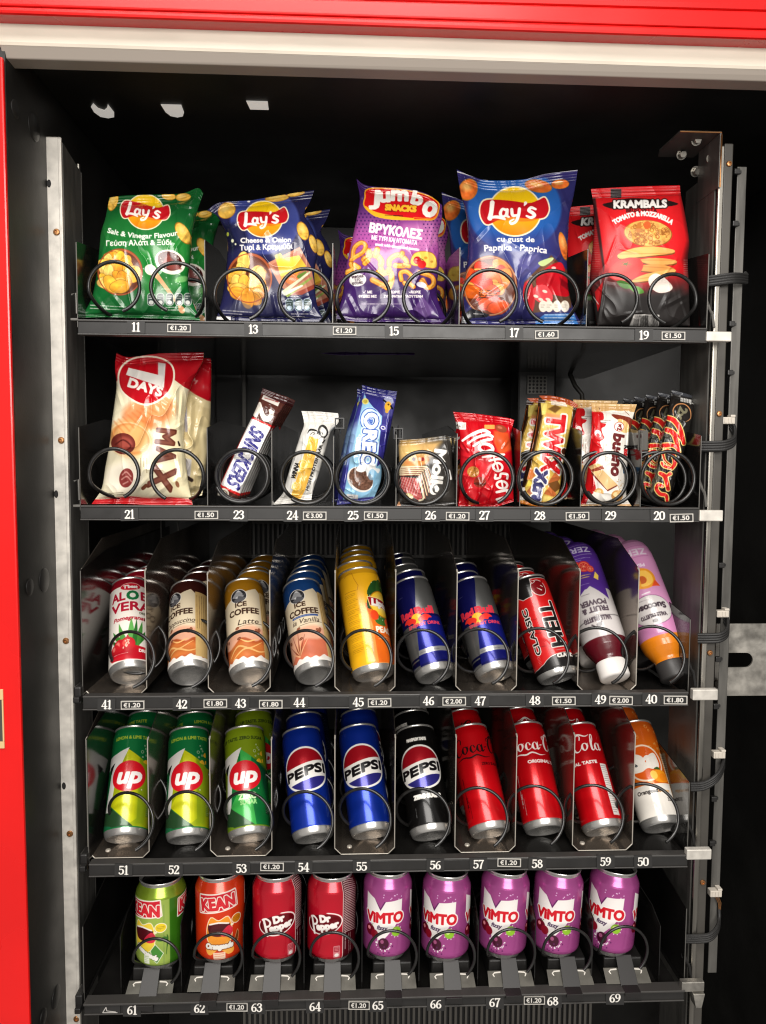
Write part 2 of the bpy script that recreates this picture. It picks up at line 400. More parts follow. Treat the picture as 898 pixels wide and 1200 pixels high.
# ---------------------------------------------------------------- packages
def arc_resample(P, n):
    P = np.asarray(P, float); d = np.r_[0, np.cumsum(np.hypot(*np.diff(P, axis=0).T))]
    t = np.linspace(0, d[-1], n); return np.column_stack([np.interp(t, d, P[:, 0]), np.interp(t, d, P[:, 1])])
def curve(P, n, smooth=6):
    return arc_resample(smooth_loop(P, smooth, closed=False) if len(P) > 2 and smooth else P, n)
def pouch(name, label, cat, art, zo, left, right, top, bottom, Yb, dY, bulge, seal=0.0, foot=0.0, group=None, seed=1, wr=1.0,
          creases=(), res=1.15, matn='film', pexp=.55, back=None, flat=0.0, partname='pouch', ribs=True):
    """a filled film pack: outline measured in the photograph, real lean, thickness and wrinkles"""
    ox, oy, sc = zo
    step = res*sc*.6
    hgt = np.hypot(*np.diff(np.asarray(left, float), axis=0).T).sum(); wid = np.hypot(*np.diff(np.asarray(bottom, float), axis=0).T).sum()
    nv = int(hgt/step) + 2; nu = int(wid/step) + 2
    c0, c1 = curve(top, nu, 4), curve(bottom, nu, 4); d0, d1 = curve(left, nv, 4), curve(right, nv, 4)
    for c in (c0,): c[0] = d0[0]; c[-1] = d1[0]
    c1[0] = d0[-1]; c1[-1] = d1[-1]
    def coons(nu, nv, c0, c1, d0, d1):
        u = np.linspace(0, 1, nu)[None, :, None]; v = np.linspace(0, 1, nv)[:, None, None]
        return ((1-v)*c0[None] + v*c1[None] + (1-u)*d0[:, None] + u*d1[:, None]
                - ((1-u)*(1-v)*c0[0] + u*(1-v)*c0[-1] + (1-u)*v*c1[0] + u*v*c1[-1]))
    P = coons(nu, nv, c0, c1, d0, d1)
    u = np.linspace(0, 1, nu)[None, :].repeat(nv, 0); v = np.linspace(0, 1, nv)[:, None].repeat(nu, 1)
    vv = np.clip((v - seal)/max(1 - seal - foot, 1e-3), 0, 1)
    env = (np.clip(4*u*(1-u), 0, 1)**pexp)*(np.sin(PI*vv)**pexp)
    if flat > 0: env = np.clip(env/(1-flat), 0, 1)**.8
    X, Y = P[..., 0], P[..., 1]
    asp = hgt/wid
    w = (vnoise(u*3 + seed*3.1, v*3*asp + seed, seed, 2) - .5)*.0042*env**.5
    rg = 1 - np.abs(2*vnoise(u*2.6 + v*1.3 + seed, v*2.2*asp - u*1.1 + 9, seed+5, 2) - 1)
    w += (rg**5)*.0026*(.35 + env)
    rg2 = 1 - np.abs(2*vnoise(u*5 - v*1.5 + seed*2, v*2*asp + 3, seed+9, 2) - 1)
    w += (rg2**6)*.0014
    # gathers running down from the seals
    gat = np.exp(-((v - seal)/.10)**2)*(v > seal) + np.exp(-((1 - foot - v)/.09)**2)*(v < 1-foot)
    w += gat*.0022*(vnoise(u*13 + seed, v*0 + seed, seed+3, 2) - .5)
    w *= wr*1.4
    rc = random.Random(seed*13 + 1); auto = []; xr0, xr1, yr0, yr1 = X.min(), X.max(), Y.min(), Y.max(); k_ = wr*min(bulge/.027, 1.1); big = wid/160.0
    for i in range(13):
        e = rc.random(); a0 = rc.uniform(0, 2*PI); ln = rc.uniform(.12, .34)*wid
        px_ = xr0 + (xr1-xr0)*(rc.uniform(.02, .28) if e < .4 else rc.uniform(.72, .98) if e < .8 else rc.uniform(.3, .7)); py_ = yr0 + (yr1-yr0)*rc.uniform(.1, .95)
        auto.append((px_, py_, px_ + ln*math.cos(a0), py_ + ln*math.sin(a0), rc.uniform(.018, .04)*wid, rc.choice((1, 1, -.8))*rc.uniform(.8, 2.0)*k_))
    for (xa, ya, xb, yb, cw, amp) in list(creases) + auto:
        ex, ey = xb-xa, yb-ya; L = ex*ex+ey*ey; t = np.clip(((X-xa)*ex + (Y-ya)*ey)/L, 0, 1)
        d = np.hypot(X-xa-t*ex, Y-ya-t*ey); w += amp*.001*np.clip(1 - d/cw, 0, 1)*np.sin(PI*np.clip(t, .02, .98))**.5
    rib = np.where(((v < seal) | (v > 1 - foot)) & ribs, .0003*np.sin(v*hgt/sc*1.9), 0)
    Yd = Yb + (1-v)*dY
    wave = np.where(v < seal, .003*np.sin(u*5.3 + seed)*(1 - v/max(seal, 1e-3)), 0)*wr
    Yf = Yd - bulge*env - w - rib - .0004 + wave
    V = at(ox + X/sc, oy + Y/sc, Yf)
    C = ink(art.sample(X, Y))
    # back panel, coarser, same edge
    k = 4; iu = np.unique(np.r_[np.arange(0, nu, k), nu-1]); iv = np.unique(np.r_[np.arange(0, nv, k), nv-1])
    sub = np.ix_(iv, iu)
    Yk = (Yd + wave)[sub] + bulge*.85*env[sub] + .0006
    Vb = at(ox + X[sub]/sc, oy + Y[sub]/sc, (Yd + wave)[sub]); Vb[..., 1] += bulge*.85*env[sub] + .0006
    edge = np.zeros(Vb.shape[:2], bool); edge[0] = edge[-1] = True; edge[:, 0] = edge[:, -1] = True
    Cb = ink(np.broadcast_to(np.r_[np.asarray(back if back is not None else art.img[art.ny//2, art.nx//2, :3], float), 0.0], Vb.shape[:2] + (4,)).copy())
    base = at(ox + c1[:, 0].mean()/sc, oy + c1[:, 1].max()/sc, Yb)
    t = thing(name, label, cat, base, group)
    r0 = int(round(seal*(nv-1))); r1 = int(round((1-foot)*(nv-1)))
    segs = [(partname, r0, r1)]
    if seal > 0: segs.append(('top_seal', 0, r0))
    if foot > 0: segs.append(('bottom_seal', r1, nv-1))
    for nm, a, b in segs:
        sel = [i for i, q in enumerate(iv) if a - k < q < b + k]
        # clip the coarse back rows to the segment
        rows = sorted(set([a, b] + [int(q) for q in iv if a < q < b]))
        Vr = np.stack([np.stack([np.interp(r, iv, Vb[:, j, c]) for c in range(3)], -1) for r in rows for j in range(len(iu))]).reshape(len(rows), len(iu), 3)
        Cr = Cb[:1].repeat(len(rows), 0)
        me = grid_mesh(V[a:b+1] - base, C[a:b+1], [(Vr - base, Cr, False, True)], flip=False)
        link(nm, me, t, matn)
    return t
def children(o): return [c for c in bpy.data.objects if c.parent == o]
def dup(root, d=(0,0,0), label=None, rot=None, name=None):
    def cp(o, parent):
        c = o.copy(); COL.objects.link(c)
        if parent is not None: c.parent = parent
        for ch in kids[o]: cp(ch, c)
        return c
    kids = {}
    def walk(o):
        kids[o] = list(o.children)
        for ch in kids[o]: walk(ch)
    walk(root)
    r = cp(root, None); r.location = Vector(root.location) + Vector(d)
    if rot is not None: r.rotation_euler = rot
    if label: r['label'] = label
    return r

# ---------------------------------------------------------------- cans and bottles (mm)
SLEEK = dict(R=28.6, H=146.0, body=[(8.6,28.1),(10.0,28.5),(11.5,28.6),(40,28.6),(80,28.6),(128,28.6),(132,28.5),(135.5,28.1),(139,27.3),(142.0,26.6),(143.0,26.5)],
    base=[(0,0,5.0),(10,0,4.7),(17,0,3.4),(21,0,1.7),(22.4,0,.6),(23.3,0,0),(24.6,0,.3),(25.6,0,1.3),(26.6,0,3.2),(27.5,0,6.0),(28.1,0,8.6)],
    lid=[(26.5,143.0),(26.9,143.6),(27.4,144.4),(27.5,145.2),(27.1,145.9),(26.3,145.8),(25.6,144.6),(24.9,141.5),(23.8,140.4),(20,141),(0,141)])
STD = dict(R=33.1, H=115.0, body=[(7.2,28.2),(8.5,30.0),(10.5,31.7),(13,32.7),(16,33.1),(40,33.1),(70,33.1),(93,33.1),(96,32.9),(98.5,32.3),(101,31.2),(104,29.8),(107,28.3),(109.6,27.2)],
    base=[(0,0,10),(12,0,9),(20,0,5),(22.3,0,1.0),(23.2,0,0),(24.2,0,.5),(25.4,0,3.0),(28.2,0,7.2)],
    lid=[(27.2,109.6),(27.2,111.0),(28.2,112.6),(28.5,113.8),(28,114.9),(26.9,114.8),(26.1,113),(25.2,109.4),(24.2,108.6),(21,109.4),(0,109.4)])
def can_art(S, base, metal=0.0, res=.38):
    return Art(-PI*S['R'], 0, PI*S['R'], S['H'], res, base, metal, down=False)
def turn_mesh(art, prof, R, dz=.5, front=97, dx=.48, roll=0.0, s=.001):
    prof = np.asarray(prof, float)
    z = np.concatenate([np.linspace(a, b, max(int(math.ceil((b-a)/dz)), 1), endpoint=False) for a, b in zip(prof[:-1, 0], prof[1:, 0])] + [prof[-1:, 0]])
    r = np.interp(z, prof[:, 0], prof[:, 1])
    f = math.radians(front); nf = int(2*f*R/dx)
    th = np.concatenate([np.linspace(-f, f, nf), np.linspace(f, 2*PI-f, 26)[1:-1]])
    T, Z = np.meshgrid(th, z); Rr = r[:, None].repeat(len(th), 1)
    V = np.stack([Rr*np.sin(T), -Rr*np.cos(T), Z], -1)*s
    a = np.mod(T + roll + PI, 2*PI) - PI
    C = ink(art.sample(a*R, Z))
    return grid_mesh(V, C, wrap=True)
def can_mesh_set(S, art, roll=0.0, lid='alu', tab=False):
    """meshes of one design: printed body, bare base, lid with its tab"""
    s = .001
    body = turn_mesh(art, S['body'], S['R'], roll=roll); body.materials.append(M['can'])
    b = B().lathe([(r*s, z*s) for r, _, z in S['base']], 56); base = finish(b.bm, True, 50); base.materials.append(M['alu'])
    l = B().lathe([(r*s, z*s) for r, z in S['lid']], 56); l = finish(l.bm, True, 50); l.materials.append(M['alu']); 
    if lid == 'dark':
        l.materials.append(M['lid'])
        for p in l.polygons:
            if p.center.z < (S['H']-4)*s and math.hypot(p.center.x, p.center.y) < 26.0*s: p.material_index = 1
    t = None
    if tab:
        q = B(); z = S['H'] - 4.6
        ring = [((8*math.cos(a))*s, (2 + 10*math.sin(a))*s, z*s) for a in np.linspace(0, 2*PI, 25)]
        q.tube(ring, 1.6*s, 8); q.lathe([(0,.0006),(.004,.0006),(.004,0),(0,0)], 16, mtx=Matrix.Translation((0,-.006,z*s)))
        t = finish(q.bm, True); t.materials.append(M['lid'] if lid == 'dark' else M['alu'])
    return body, base, l, t
def can_thing(name, label, cat, meshes, mtx, group):
    o = thing(name, label, cat, (0,0,0), group); o.matrix_world = mtx
    for nm, me in zip(('body', 'base', 'lid', 'pull_tab'), meshes):
        if me is None: continue
        c = link(nm, me, o)
        if nm == 'lid': lid = c
        if nm == 'pull_tab': c.parent = lid
    return o
def pose(low, topp, zf, r, L, s, rt, a0=40.0, upright=False, Yc=None):
    """stand or lean a round thing: low = lowest point of its foot, topp = middle of its upper front edge"""
    C = atz(low[0], low[1], zf) if Yc is None else at(low[0], low[1], Yc)
    r, L, rt = r*s*.001, L*s*.001, rt*s*.001
    def build(p):
        a, b = p
        d = np.array([math.tan(b), math.sin(a), math.cos(a)]); d /= np.linalg.norm(d)
        Zv = np.array([0, 0, 1.0]); e = Zv - d*(Zv@d)
        if upright: e = np.array([0, -1.0, 0]); e = e - d*(e@d)
        e /= np.linalg.norm(e)
        Bc = C + r*e if not upright else C - r*e
        fr = CAM - Bc; fr = fr - d*(fr@d); fr /= np.linalg.norm(fr)
        return Bc, d, fr
    best = None
    for al in (np.arange(-3, 5.01, .5) if upright else np.arange(24, 50.01, .5)):
        bt = 0.0
        for it in range(12):
            f = lambda q: (lambda t: proj(t[0] + L*t[1] + rt*t[2])[0] - topp[0])(build((math.radians(al), q)))
            g = f(bt); dg = (f(bt + 1e-4) - g)/1e-4; bt -= g/dg
        Bc, d, fr = build((math.radians(al), bt)); ey = abs(proj(Bc + L*d + rt*fr)[1] - topp[1])
        cost = ey - (0 if upright else .06*al)
        if best is None or cost < best[0]: best = (cost, math.radians(al), bt, ey)
    x = np.array(best[1:3])
    resid = lambda x: np.array([best[3]])
    Bc, d, fr = build(x)
    z = Vector(d); y = -Vector(fr); xx = y.cross(z)
    m = Matrix((xx, y, z)).transposed().to_4x4(); m.translation = Vector(Bc)
    print('pose', low, 'lean %.1f tilt %.1f Y %.3f' % (math.degrees(x[0]), math.degrees(x[1]), C[1]), 'res', np.round(resid(x), 1), 'w px %.1f' % (2*r/((Bc-CAM)@FW)*FPX))
    return m @ Matrix.Diagonal((s, s, s, 1))

# ---------------------------------------------------------------- trays
def coil(tray, cx, cy, rp, start, turns, pitch, Y0=.004, hand=1, thick=.0021, drop=None, first=None, o=None):
    """wire spiral: starts at angle start (0 right, 90 top) and turns up the right side (hand 1) or the left (hand -1)"""
    c = at(cx, cy, Y0); rr = rp/FPX*((c-CAM)@FW)
    n = int(turns*44); pts = []; rw = random.Random(int(cx*7+cy)); w1, w2, tl = rw.uniform(0,6.28), rw.uniform(0,6.28), rw.uniform(-.003,.003)
    for i in range(n+1):
        k = i/44.0; a = math.radians(start) + 2*PI*k
        if first is not None:                     # loose first loop in front of the pack, then even turns behind it
            f, jump = first
            yy = Y0 + (k/f)*.010 if k < f else Y0 + .010 + min((k-f)/.28, 1)*jump + max(k-f-.28, 0)*pitch
        else: yy = Y0 + k*pitch
        q = rr*(1 + .018*math.sin(a*.53 + w1) + .012*math.sin(a*1.9 + w2))
        pts.append((c[0] + hand*q*math.cos(a), yy + tl*math.cos(a), c[2] + q*math.sin(a)))
    return B(o).tube(pts, thick, 9).make('spiral_coil', 'coil', tray, smooth=True, angle=60)
DIG = {}                                          # numerals with thick and thin strokes and feet, unit height 1
def numerals():
    S = lambda *p: p
    DIG['0'] = (.62, [([(.31,.94),(.12,.80),(.09,.5),(.12,.2),(.31,.06),(.50,.2),(.53,.5),(.50,.80),(.31,.94)], [.10,.16,.19,.16,.10,.16,.19,.16,.10])])
    DIG['1'] = (.46, [([(.25,.05),(.25,.95)], [.18,.18]), ([(.08,.05),(.42,.05)], [.09,.09]), ([(.06,.84),(.25,.93)], [.08,.12])])
    DIG['2'] = (.58, [([(.09,.74),(.16,.9),(.32,.94),(.47,.84),(.46,.64),(.30,.40),(.08,.10)], [.17,.12,.10,.18,.18,.13,.08]), ([(.07,.09),(.50,.09)], [.16,.17]), ([(.50,.08),(.53,.26)], [.1,.05])])
    DIG['3'] = (.56, [([(.08,.78),(.16,.92),(.30,.94),(.44,.83),(.42,.66),(.22,.54)], [.16,.11,.10,.17,.16,.08]), ([(.22,.54),(.42,.48),(.48,.28),(.36,.09),(.18,.06),(.07,.18)], [.08,.15,.19,.13,.10,.17])])
    DIG['4'] = (.62, [([(.42,.04),(.42,.95)], [.17,.17]), ([(.40,.93),(.06,.30)], [.09,.07]), ([(.05,.29),(.60,.29)], [.11,.11]), ([(.30,.045),(.55,.045)], [.08,.08])])
    DIG['5'] = (.57, [([(.14,.90),(.48,.90)], [.15,.14]), ([(.13,.90),(.11,.52)], [.08,.08]), ([(.11,.53),(.30,.60),(.47,.47),(.47,.24),(.34,.08),(.16,.06),(.07,.17)], [.07,.10,.17,.19,.12,.10,.16])])
    DIG['6'] = (.60, [([(.50,.90),(.30,.86),(.14,.62),(.10,.36),(.16,.13),(.32,.06),(.48,.17),(.49,.38),(.36,.53),(.14,.44)], [.10,.10,.15,.19,.14,.10,.16,.17,.10,.07])])
    DIG['7'] = (.56, [([(.06,.90),(.52,.90)], [.15,.14]), ([(.06,.90),(.05,.74)], [.09,.05]), ([(.50,.88),(.32,.50),(.22,.05)], [.09,.15,.19])])
    DIG['8'] = (.60, [([(.30,.94),(.13,.82),(.16,.66),(.30,.54),(.46,.42),(.50,.24),(.30,.06),(.10,.22),(.14,.42),(.30,.54),(.44,.68),(.46,.82),(.30,.94)], [.09,.14,.17,.16,.17,.16,.09,.14,.13,.11,.13,.13,.09])])
    DIG['9'] = (.60, [([(.10,.10),(.30,.14),(.46,.38),(.50,.64),(.44,.87),(.28,.94),(.12,.83),(.11,.62),(.24,.47),(.46,.56)], [.10,.10,.15,.19,.14,.10,.16,.17,.10,.07])])
numerals()
def num_text(art, s, cx, cy, h, color):
    wd = sum(DIG[c][0] for c in s)*h; x = cx - wd/2
    for c in s:
        a, st = DIG[c]
        for pts, w in st:
            P = [(x + p[0]*h, cy + h/2 - p[1]*h) for p in pts]
            art.stroke(P, [q*h for q in w], color, smooth=5 if len(pts) > 2 else 0)
        x += a*h
def plate(art, name, parent, o, px, Y, thick, matn='tag', n=None):
    """small flat printed plate; px = (x0,y0,x1,y1) or four corners in the photograph at depth Y"""
    if len(px) == 4 and np.isscalar(px[0]): x0, y0, x1, y1 = px; Q = np.array([(x0,y0),(x1,y0),(x1,y1),(x0,y1)], float)
    else: Q = np.asarray(px, float)
    nu, nv = art.nx, art.ny
    an = math.radians(random.Random(int(Q[0,0]*3+Q[0,1])).uniform(-1.3, 1.3)); qc = Q.mean(0); Q = qc + (Q-qc)@np.array([[math.cos(an), math.sin(an)],[-math.sin(an), math.cos(an)]])
    u = np.linspace(0, 1, nu)[None, :, None]; v = np.linspace(0, 1, nv)[:, None, None]
    P = (1-u)*(1-v)*Q[0] + u*(1-v)*Q[1] + u*v*Q[2] + (1-u)*v*Q[3]
    V = at(P[..., 0], P[..., 1], Y)
    C = ink(art.img)
    # rim going back to the surface it sits on
    ring = np.concatenate([V[0, :], V[1:, -1], V[-1, -2::-1], V[-2:0:-1, 0]]); rc = np.concatenate([C[0, :], C[1:, -1], C[-1, -2::-1], C[-2:0:-1, 0]])
    r2 = ring.copy(); r2[:, 1] += thick
    me = grid_mesh(V - np.asarray(o), C, [(np.stack([ring, r2]) - np.asarray(o), np.stack([rc, rc]), True, True)])
    return link(name, me, parent, matn)
# ---------------------------------------------------------------- shared print elements
WHT = (240,236,228)
def rotf(cx, cy, k, ang):
    ca, sa = math.cos(math.radians(ang)), math.sin(math.radians(ang))
    def f(P):
        P = np.asarray(P, float); return np.column_stack([cx + k*(P[:,0]*ca - P[:,1]*sa), cy + k*(P[:,0]*sa + P[:,1]*ca)])
    return f
def axisf(p0, p1):
    p0 = np.asarray(p0, float); p1 = np.asarray(p1, float); L = np.hypot(*(p1-p0)); d = (p1-p0)/L; r = np.array([d[1], -d[0]])
    return (lambda P: p0 + np.asarray(P, float)[:, :1]*d + np.asarray(P, float)[:, 1:]*r), L, math.degrees(math.atan2(d[1], d[0]))
def crisp_logo(A, cx, cy, k, ang, sq=1.0):
    f = rotf(cx, cy, k, ang); g = lambda P: f(np.asarray(P, float)*np.array([1, sq]))
    rib = [(-180,-70),(-115,-73),(-15,-65),(85,-52),(145,-70),(185,-85),(207,-35),(205,5),(175,40),(85,45),(-15,35),(-85,45),(-165,80),(-200,55),(-215,5),(-207,-45)]
    t = np.linspace(0, 2*PI, 40)[:-1]; sun = g(np.column_stack([158*np.cos(t), 148*np.sin(t)]))
    A.poly(sun, (250,236,200), grow=9*k); A.poly(g(rib), (250,236,200), smooth=4, grow=9*k)
    A.poly(sun, lambda X, Y: np.stack([np.full(X.shape, 246.), 188 - 62*np.clip((Y-cy)/(150*k), -.2, 1), np.full(X.shape, 22.)], -1))
    A.poly(g(rib), (190,20,30), smooth=4)
    A.poly(g([(-150,60),(-60,30),(60,40),(140,44),(100,60),(20,62),(-60,55)]), (225,90,30), smooth=4, alpha=.5)
    W = lambda P: g(P)
    st = lambda P, w, **q: A.stroke(P, np.asarray(w)*k, (252,246,236), smooth=5, xf=W, **q)
    st([(-140,-55),(-146,0),(-155,42)], [28,27,30]); st([(-165,40),(-110,34),(-62,48)], [12,20,13])
    st([(-55,-8),(-78,-14),(-90,14),(-78,34),(-56,22),(-48,-10),(-50,24),(-36,34)], [18,16,20,18,16,20,20,10])
    st([(-20,-12),(-14,24),(12,24)], [20,19,14]); st([(28,-16),(22,24),(6,62),(-22,76),(-30,62),(-6,48)], [20,20,18,16,12,8])
    st([(66,-52),(58,-36)], [20,6])
    st([(128,-14),(100,-24),(86,-6),(108,8),(122,24),(100,38),(72,28)], [14,18,20,22,20,18,12]) 
def crisps(A, cx, cy, rx, ry, n, seed, pal, size=.42, dark=(150,75,20)):
    """a heap of crisps: overlapping curled slices with browned edges"""
    r = random.Random(seed); items = []
    for i in range(n):
        a = r.uniform(0, 2*PI); q = math.sqrt(r.random())*.8
        items.append((cy + ry*q*math.sin(a), cx + rx*q*math.cos(a)))
    items.sort()
    for y, x in items:
        R = min(rx, ry)*size*r.uniform(.7, 1.15); an = r.uniform(0, 180); c = np.array(pal[r.randrange(len(pal))], float)
        P = [(x + R*math.cos(t)*r.uniform(.85, 1.12)*math.cos(math.radians(an)) - .62*R*math.sin(t)*math.sin(math.radians(an)),
              y + R*math.cos(t)*math.sin(math.radians(an)) + .62*R*math.sin(t)*r.uniform(.85, 1.12)*math.cos(math.radians(an))) for t in np.linspace(0, 2*PI, 9)[:-1]]
        A.poly(P, tuple(c*.62), smooth=4, grow=R*.05, soft=R*.05)
        s = r.randrange(99)
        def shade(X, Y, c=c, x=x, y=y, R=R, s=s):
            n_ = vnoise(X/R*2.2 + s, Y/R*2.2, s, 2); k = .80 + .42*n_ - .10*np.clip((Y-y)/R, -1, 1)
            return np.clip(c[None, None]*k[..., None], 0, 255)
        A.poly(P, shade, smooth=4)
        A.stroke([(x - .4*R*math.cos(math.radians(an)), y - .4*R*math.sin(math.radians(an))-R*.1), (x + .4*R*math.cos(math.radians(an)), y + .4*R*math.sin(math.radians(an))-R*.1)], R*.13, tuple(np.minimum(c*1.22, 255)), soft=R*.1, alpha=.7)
def bowl(A, cx, cy, rx, ry, seed, pal, rim=(168,84,46)):
    A.ell(cx, cy, rx, ry, (70,30,16)); A.ell(cx, cy, rx-3, ry-3, rim); A.ell(cx, cy+ry*.03, rx*.92, ry*.92, (96,42,20))
    crisps(A, cx - rx*.04, cy + ry*.05, rx*.95, ry*.95, 26, seed, pal)
    A.ell(cx, cy, rx-5, ry-5, rim, ring=max(rx*.05, 4))
def pills(A, xs, y, w, h, ang=0, col=(225,228,220)):
    for x in xs:
        A.frame(x-w/2, y-h/2, x+w/2, y+h/2, 3.5, col, (60,75,72), w*.42)
        A.lines(x-w*.3, y-h*.25, w*.6, 2, h*.17, col, h*.1, seed=int(x)); A.ell(x, y+h*.25, w*.30, h*.17, col)
def crisp_one(A, x, y, rx, ry, ang, col=(226,178,74)):
    A.ell(x, y, rx, ry, (168,110,30), ang)
    A.ell(x, y, rx*.93, ry*.9, lambda X, Y: np.clip(np.array(col, float)[None, None]*(.78 + .45*vnoise(X/rx*2, Y/rx*2, int(x) % 50, 2))[..., None], 0, 255), ang)
    A.ell(x-rx*.15, y-ry*.25, rx*.5, ry*.35, (246,214,128), ang, soft=ry*.4, alpha=.7)
GOLD = [(236,168,52),(244,190,80),(222,146,40),(240,178,60),(250,205,110)]
PAPR = [(228,100,30),(238,128,44),(214,76,30),(244,160,70),(232,60,40),(246,178,84)]
G1 = 'crisp bags on the top shelf'; G2 = 'bars and snacks on the second shelf'
packs = {}

def bag_green():
    z = (90,210,5.61); A = Art(0, 40, 860, 960, 2.4, (20,98,44))
    A.poly([(100,40),(860,40),(860,330),(620,300),(400,330),(150,380)], (16,86,38), soft=60)
    A.ell(420, 380, 300, 170, (34,122,52), soft=90, alpha=.7)
    A.poly([(380,480),(760,360),(760,700),(450,800)], (36,138,48), soft=40, alpha=.55)
    for a in ((240,150,30,62,20), (605,112,48,26,8), (700,118,52,26,-4), (800,420,20,60,-10)): crisp_one(A, *a)
    crisp_one(A, 700, 355, 40, 82, -32); crisp_one(A, 775, 430, 24, 58, -20)
    crisp_logo(A, 452, 215, .76, 9)
    A.text('Salt & Vinegar Flavour', 432, 388, 31, WHT, 1.6, ang=2, width=470, arc=-900)
    A.text('Γεύση Αλάτι & Ξύδι', 410, 434, 32, WHT, 1.6, ang=-1, width=430)
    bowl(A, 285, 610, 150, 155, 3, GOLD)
    A.ell(615, 545, 102, 78, (244,238,222), 22); A.ell(612, 538, 84, 60, (74,22,20), 22); A.poly([(560,560),(600,490),(640,540),(690,590),(620,600)], (128,52,42), soft=12)
    A.stroke([(490,600),(540,650),(700,865)], [62,30,20], (222,170,120), smooth=4); A.ell(486, 596, 40, 34, (245,236,220), 30); A.ell(690, 858, 20, 26, (226,170,120), -30)
    A.ell(690, 658, 46, 20, (120,190,110), -10, soft=8)
    r = random.Random(4)
    for i in range(26): A.ell(r.uniform(420,700), r.uniform(500,720), 4, 4, (220,235,215), alpha=.8)
    pills(A, (490,550,612,672,730), 790, 52, 84)
    A.lines(560, 722, 110, 1, 10, WHT, 9, seed=3); A.lines(560, 842, 130, 2, 18, WHT, 9, seed=4)
    A.lines(90, 828, 240, 2, 20, WHT, 9, ang=3, seed=5)
    t = pouch('crisp_bag', 'front green crisp bag with red and yellow oval emblem and vinegar dish', 'crisp bag', A, z,
        [(215,120),(190,250),(160,350),(150,450),(135,600),(105,760),(70,840),(20,912)], [(832,92),(800,190),(772,300),(755,400),(750,520),(732,640),(745,760),(812,926)],
        [(215,120),(330,107),(560,100),(700,92),(795,58),(832,92)], [(20,912),(200,907),(500,915),(812,926)], .040, .055, .027, seal=.075, foot=.03, res=.85, group=G1, seed=3, back=(20,90,40),
        creases=[(215,300,130,640,16,1.6),(740,330,640,470,22,2.2),(330,880,230,760,25,2),(560,920,720,690,26,2.4),(150,820,300,700,24,1.6),(640,160,800,190,20,2.2)])
    dup(t, (.010,.085,.004), 'second green crisp bag half hidden behind the front green one', (0,0,-.05))
def bag_onion():
    z = (240,210,5.61); A = Art(0, 40, 860, 960, 2.4, (34,34,74))
    A.ell(395, 280, 228, 215, (62,72,138), soft=14); A.ell(395, 290, 185, 150, (44,50,108), soft=90, alpha=.6)
    A.poly([(120,300),(250,280),(300,420),(160,480)], (20,20,44), soft=30, alpha=.7)
    for a in ((145,205,62,52,-35), (475,124,80,24,-6), (600,96,60,16,-10), (705,196,44,22,0), (645,340,36,64,-20), (715,425,24,64,-18)): crisp_one(A, *a)
    A.ell(290,147,10,6,WHT); A.ell(152,362,8,14,(180,190,70)); A.ell(183,405,9,12,(225,228,190)); A.ell(203,427,6,7,(225,228,190))
    crisp_logo(A, 385, 262, .78, -4)
    A.text('Cheese & Onion', 402, 415, 31, WHT, 1.8, ang=-1, width=330); A.text('Τυρί & Κρεμμύδι', 405, 462, 33, WHT, 1.8, ang=-2, width=345)
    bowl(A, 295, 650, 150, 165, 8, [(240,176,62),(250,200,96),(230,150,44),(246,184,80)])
    A.poly([(415,550),(625,445),(700,580),(722,690),(560,765),(490,690)], (196,132,104)); A.poly([(440,560),(620,465),(670,560),(690,640),(560,730)], (170,100,76), alpha=.7)
    A.poly([(460,500),(500,485),(520,520),(620,500),(668,572),(560,620),(500,640)], (240,196,66)); A.poly([(500,640),(560,620),(668,572),(660,590),(560,650),(505,662)], (208,150,40))
    A.ell(580, 655, 52, 34, (226,124,60), -10)
    for q, c in (((520,742,690,612),(224,228,190)), ((545,762,700,650),(150,170,80)), ((530,752,640,700),(238,236,214)), ((620,640,665,610),(96,130,50))): A.stroke([q[:2], q[2:]], [26,12], c)
    A.poly([(560,765),(722,690),(720,720),(640,760)], (150,66,48))
    A.poly([(150,880),(200,790),(300,830),(330,880)], (88,90,110), soft=12, alpha=.6)
    pills(A, (558,618,675), 825, 54, 84, col=(205,225,240)); A.lines(560, 772, 80, 1, 9, WHT, 9, seed=9); A.lines(570, 886, 110, 2, 17, WHT, 9, seed=6); A.lines(120, 862, 190, 2, 18, WHT, 10, ang=4, seed=8)
    A.rect(78, 902, 172, 928, (236,232,226))
    t = pouch('crisp_bag', 'navy crisp bag with cheese board picture between green and purple bags', 'crisp bag', A, z,
        [(15,206),(80,240),(130,340),(150,450),(140,600),(115,780),(75,922)], [(720,72),(692,150),(655,230),(700,310),(735,400),(740,500),(722,600),(725,700),(740,830),(790,935)],
        [(15,206),(100,152),(290,140),(400,122),(560,95),(720,72)], [(75,922),(300,930),(550,935),(790,935)], .040, .055, .026, seal=.07, foot=.03, res=.85, group=G1, seed=11, back=(30,30,66),
        creases=[(130,340,230,270,20,2.6),(640,240,700,150,18,2.4),(480,930,450,760,20,2),(600,930,720,800,26,2.4),(180,920,210,780,22,2.6),(70,230,250,190,20,2)])
    dup(t, (.016,.082,.001), 'second navy crisp bag peeking out behind the cheese board one', (0,0,-.06))
def puff(A, pts, w, col=(240,158,54)):
    A.stroke(pts, np.asarray(w)+7 if not np.isscalar(w) else w+7, (170,84,20), smooth=5)
    A.stroke(pts, w, lambda X, Y: np.clip(np.array(col, float)[None, None]*(.82 + .4*vnoise(X/13, Y/13, 5, 2))[..., None], 0, 255), smooth=5)
    P = np.asarray(pts, float) - np.array([3, 6]); A.stroke(P, (np.asarray(w) if not np.isscalar(w) else w)*.3, (252,206,120), smooth=5, soft=6, alpha=.75)
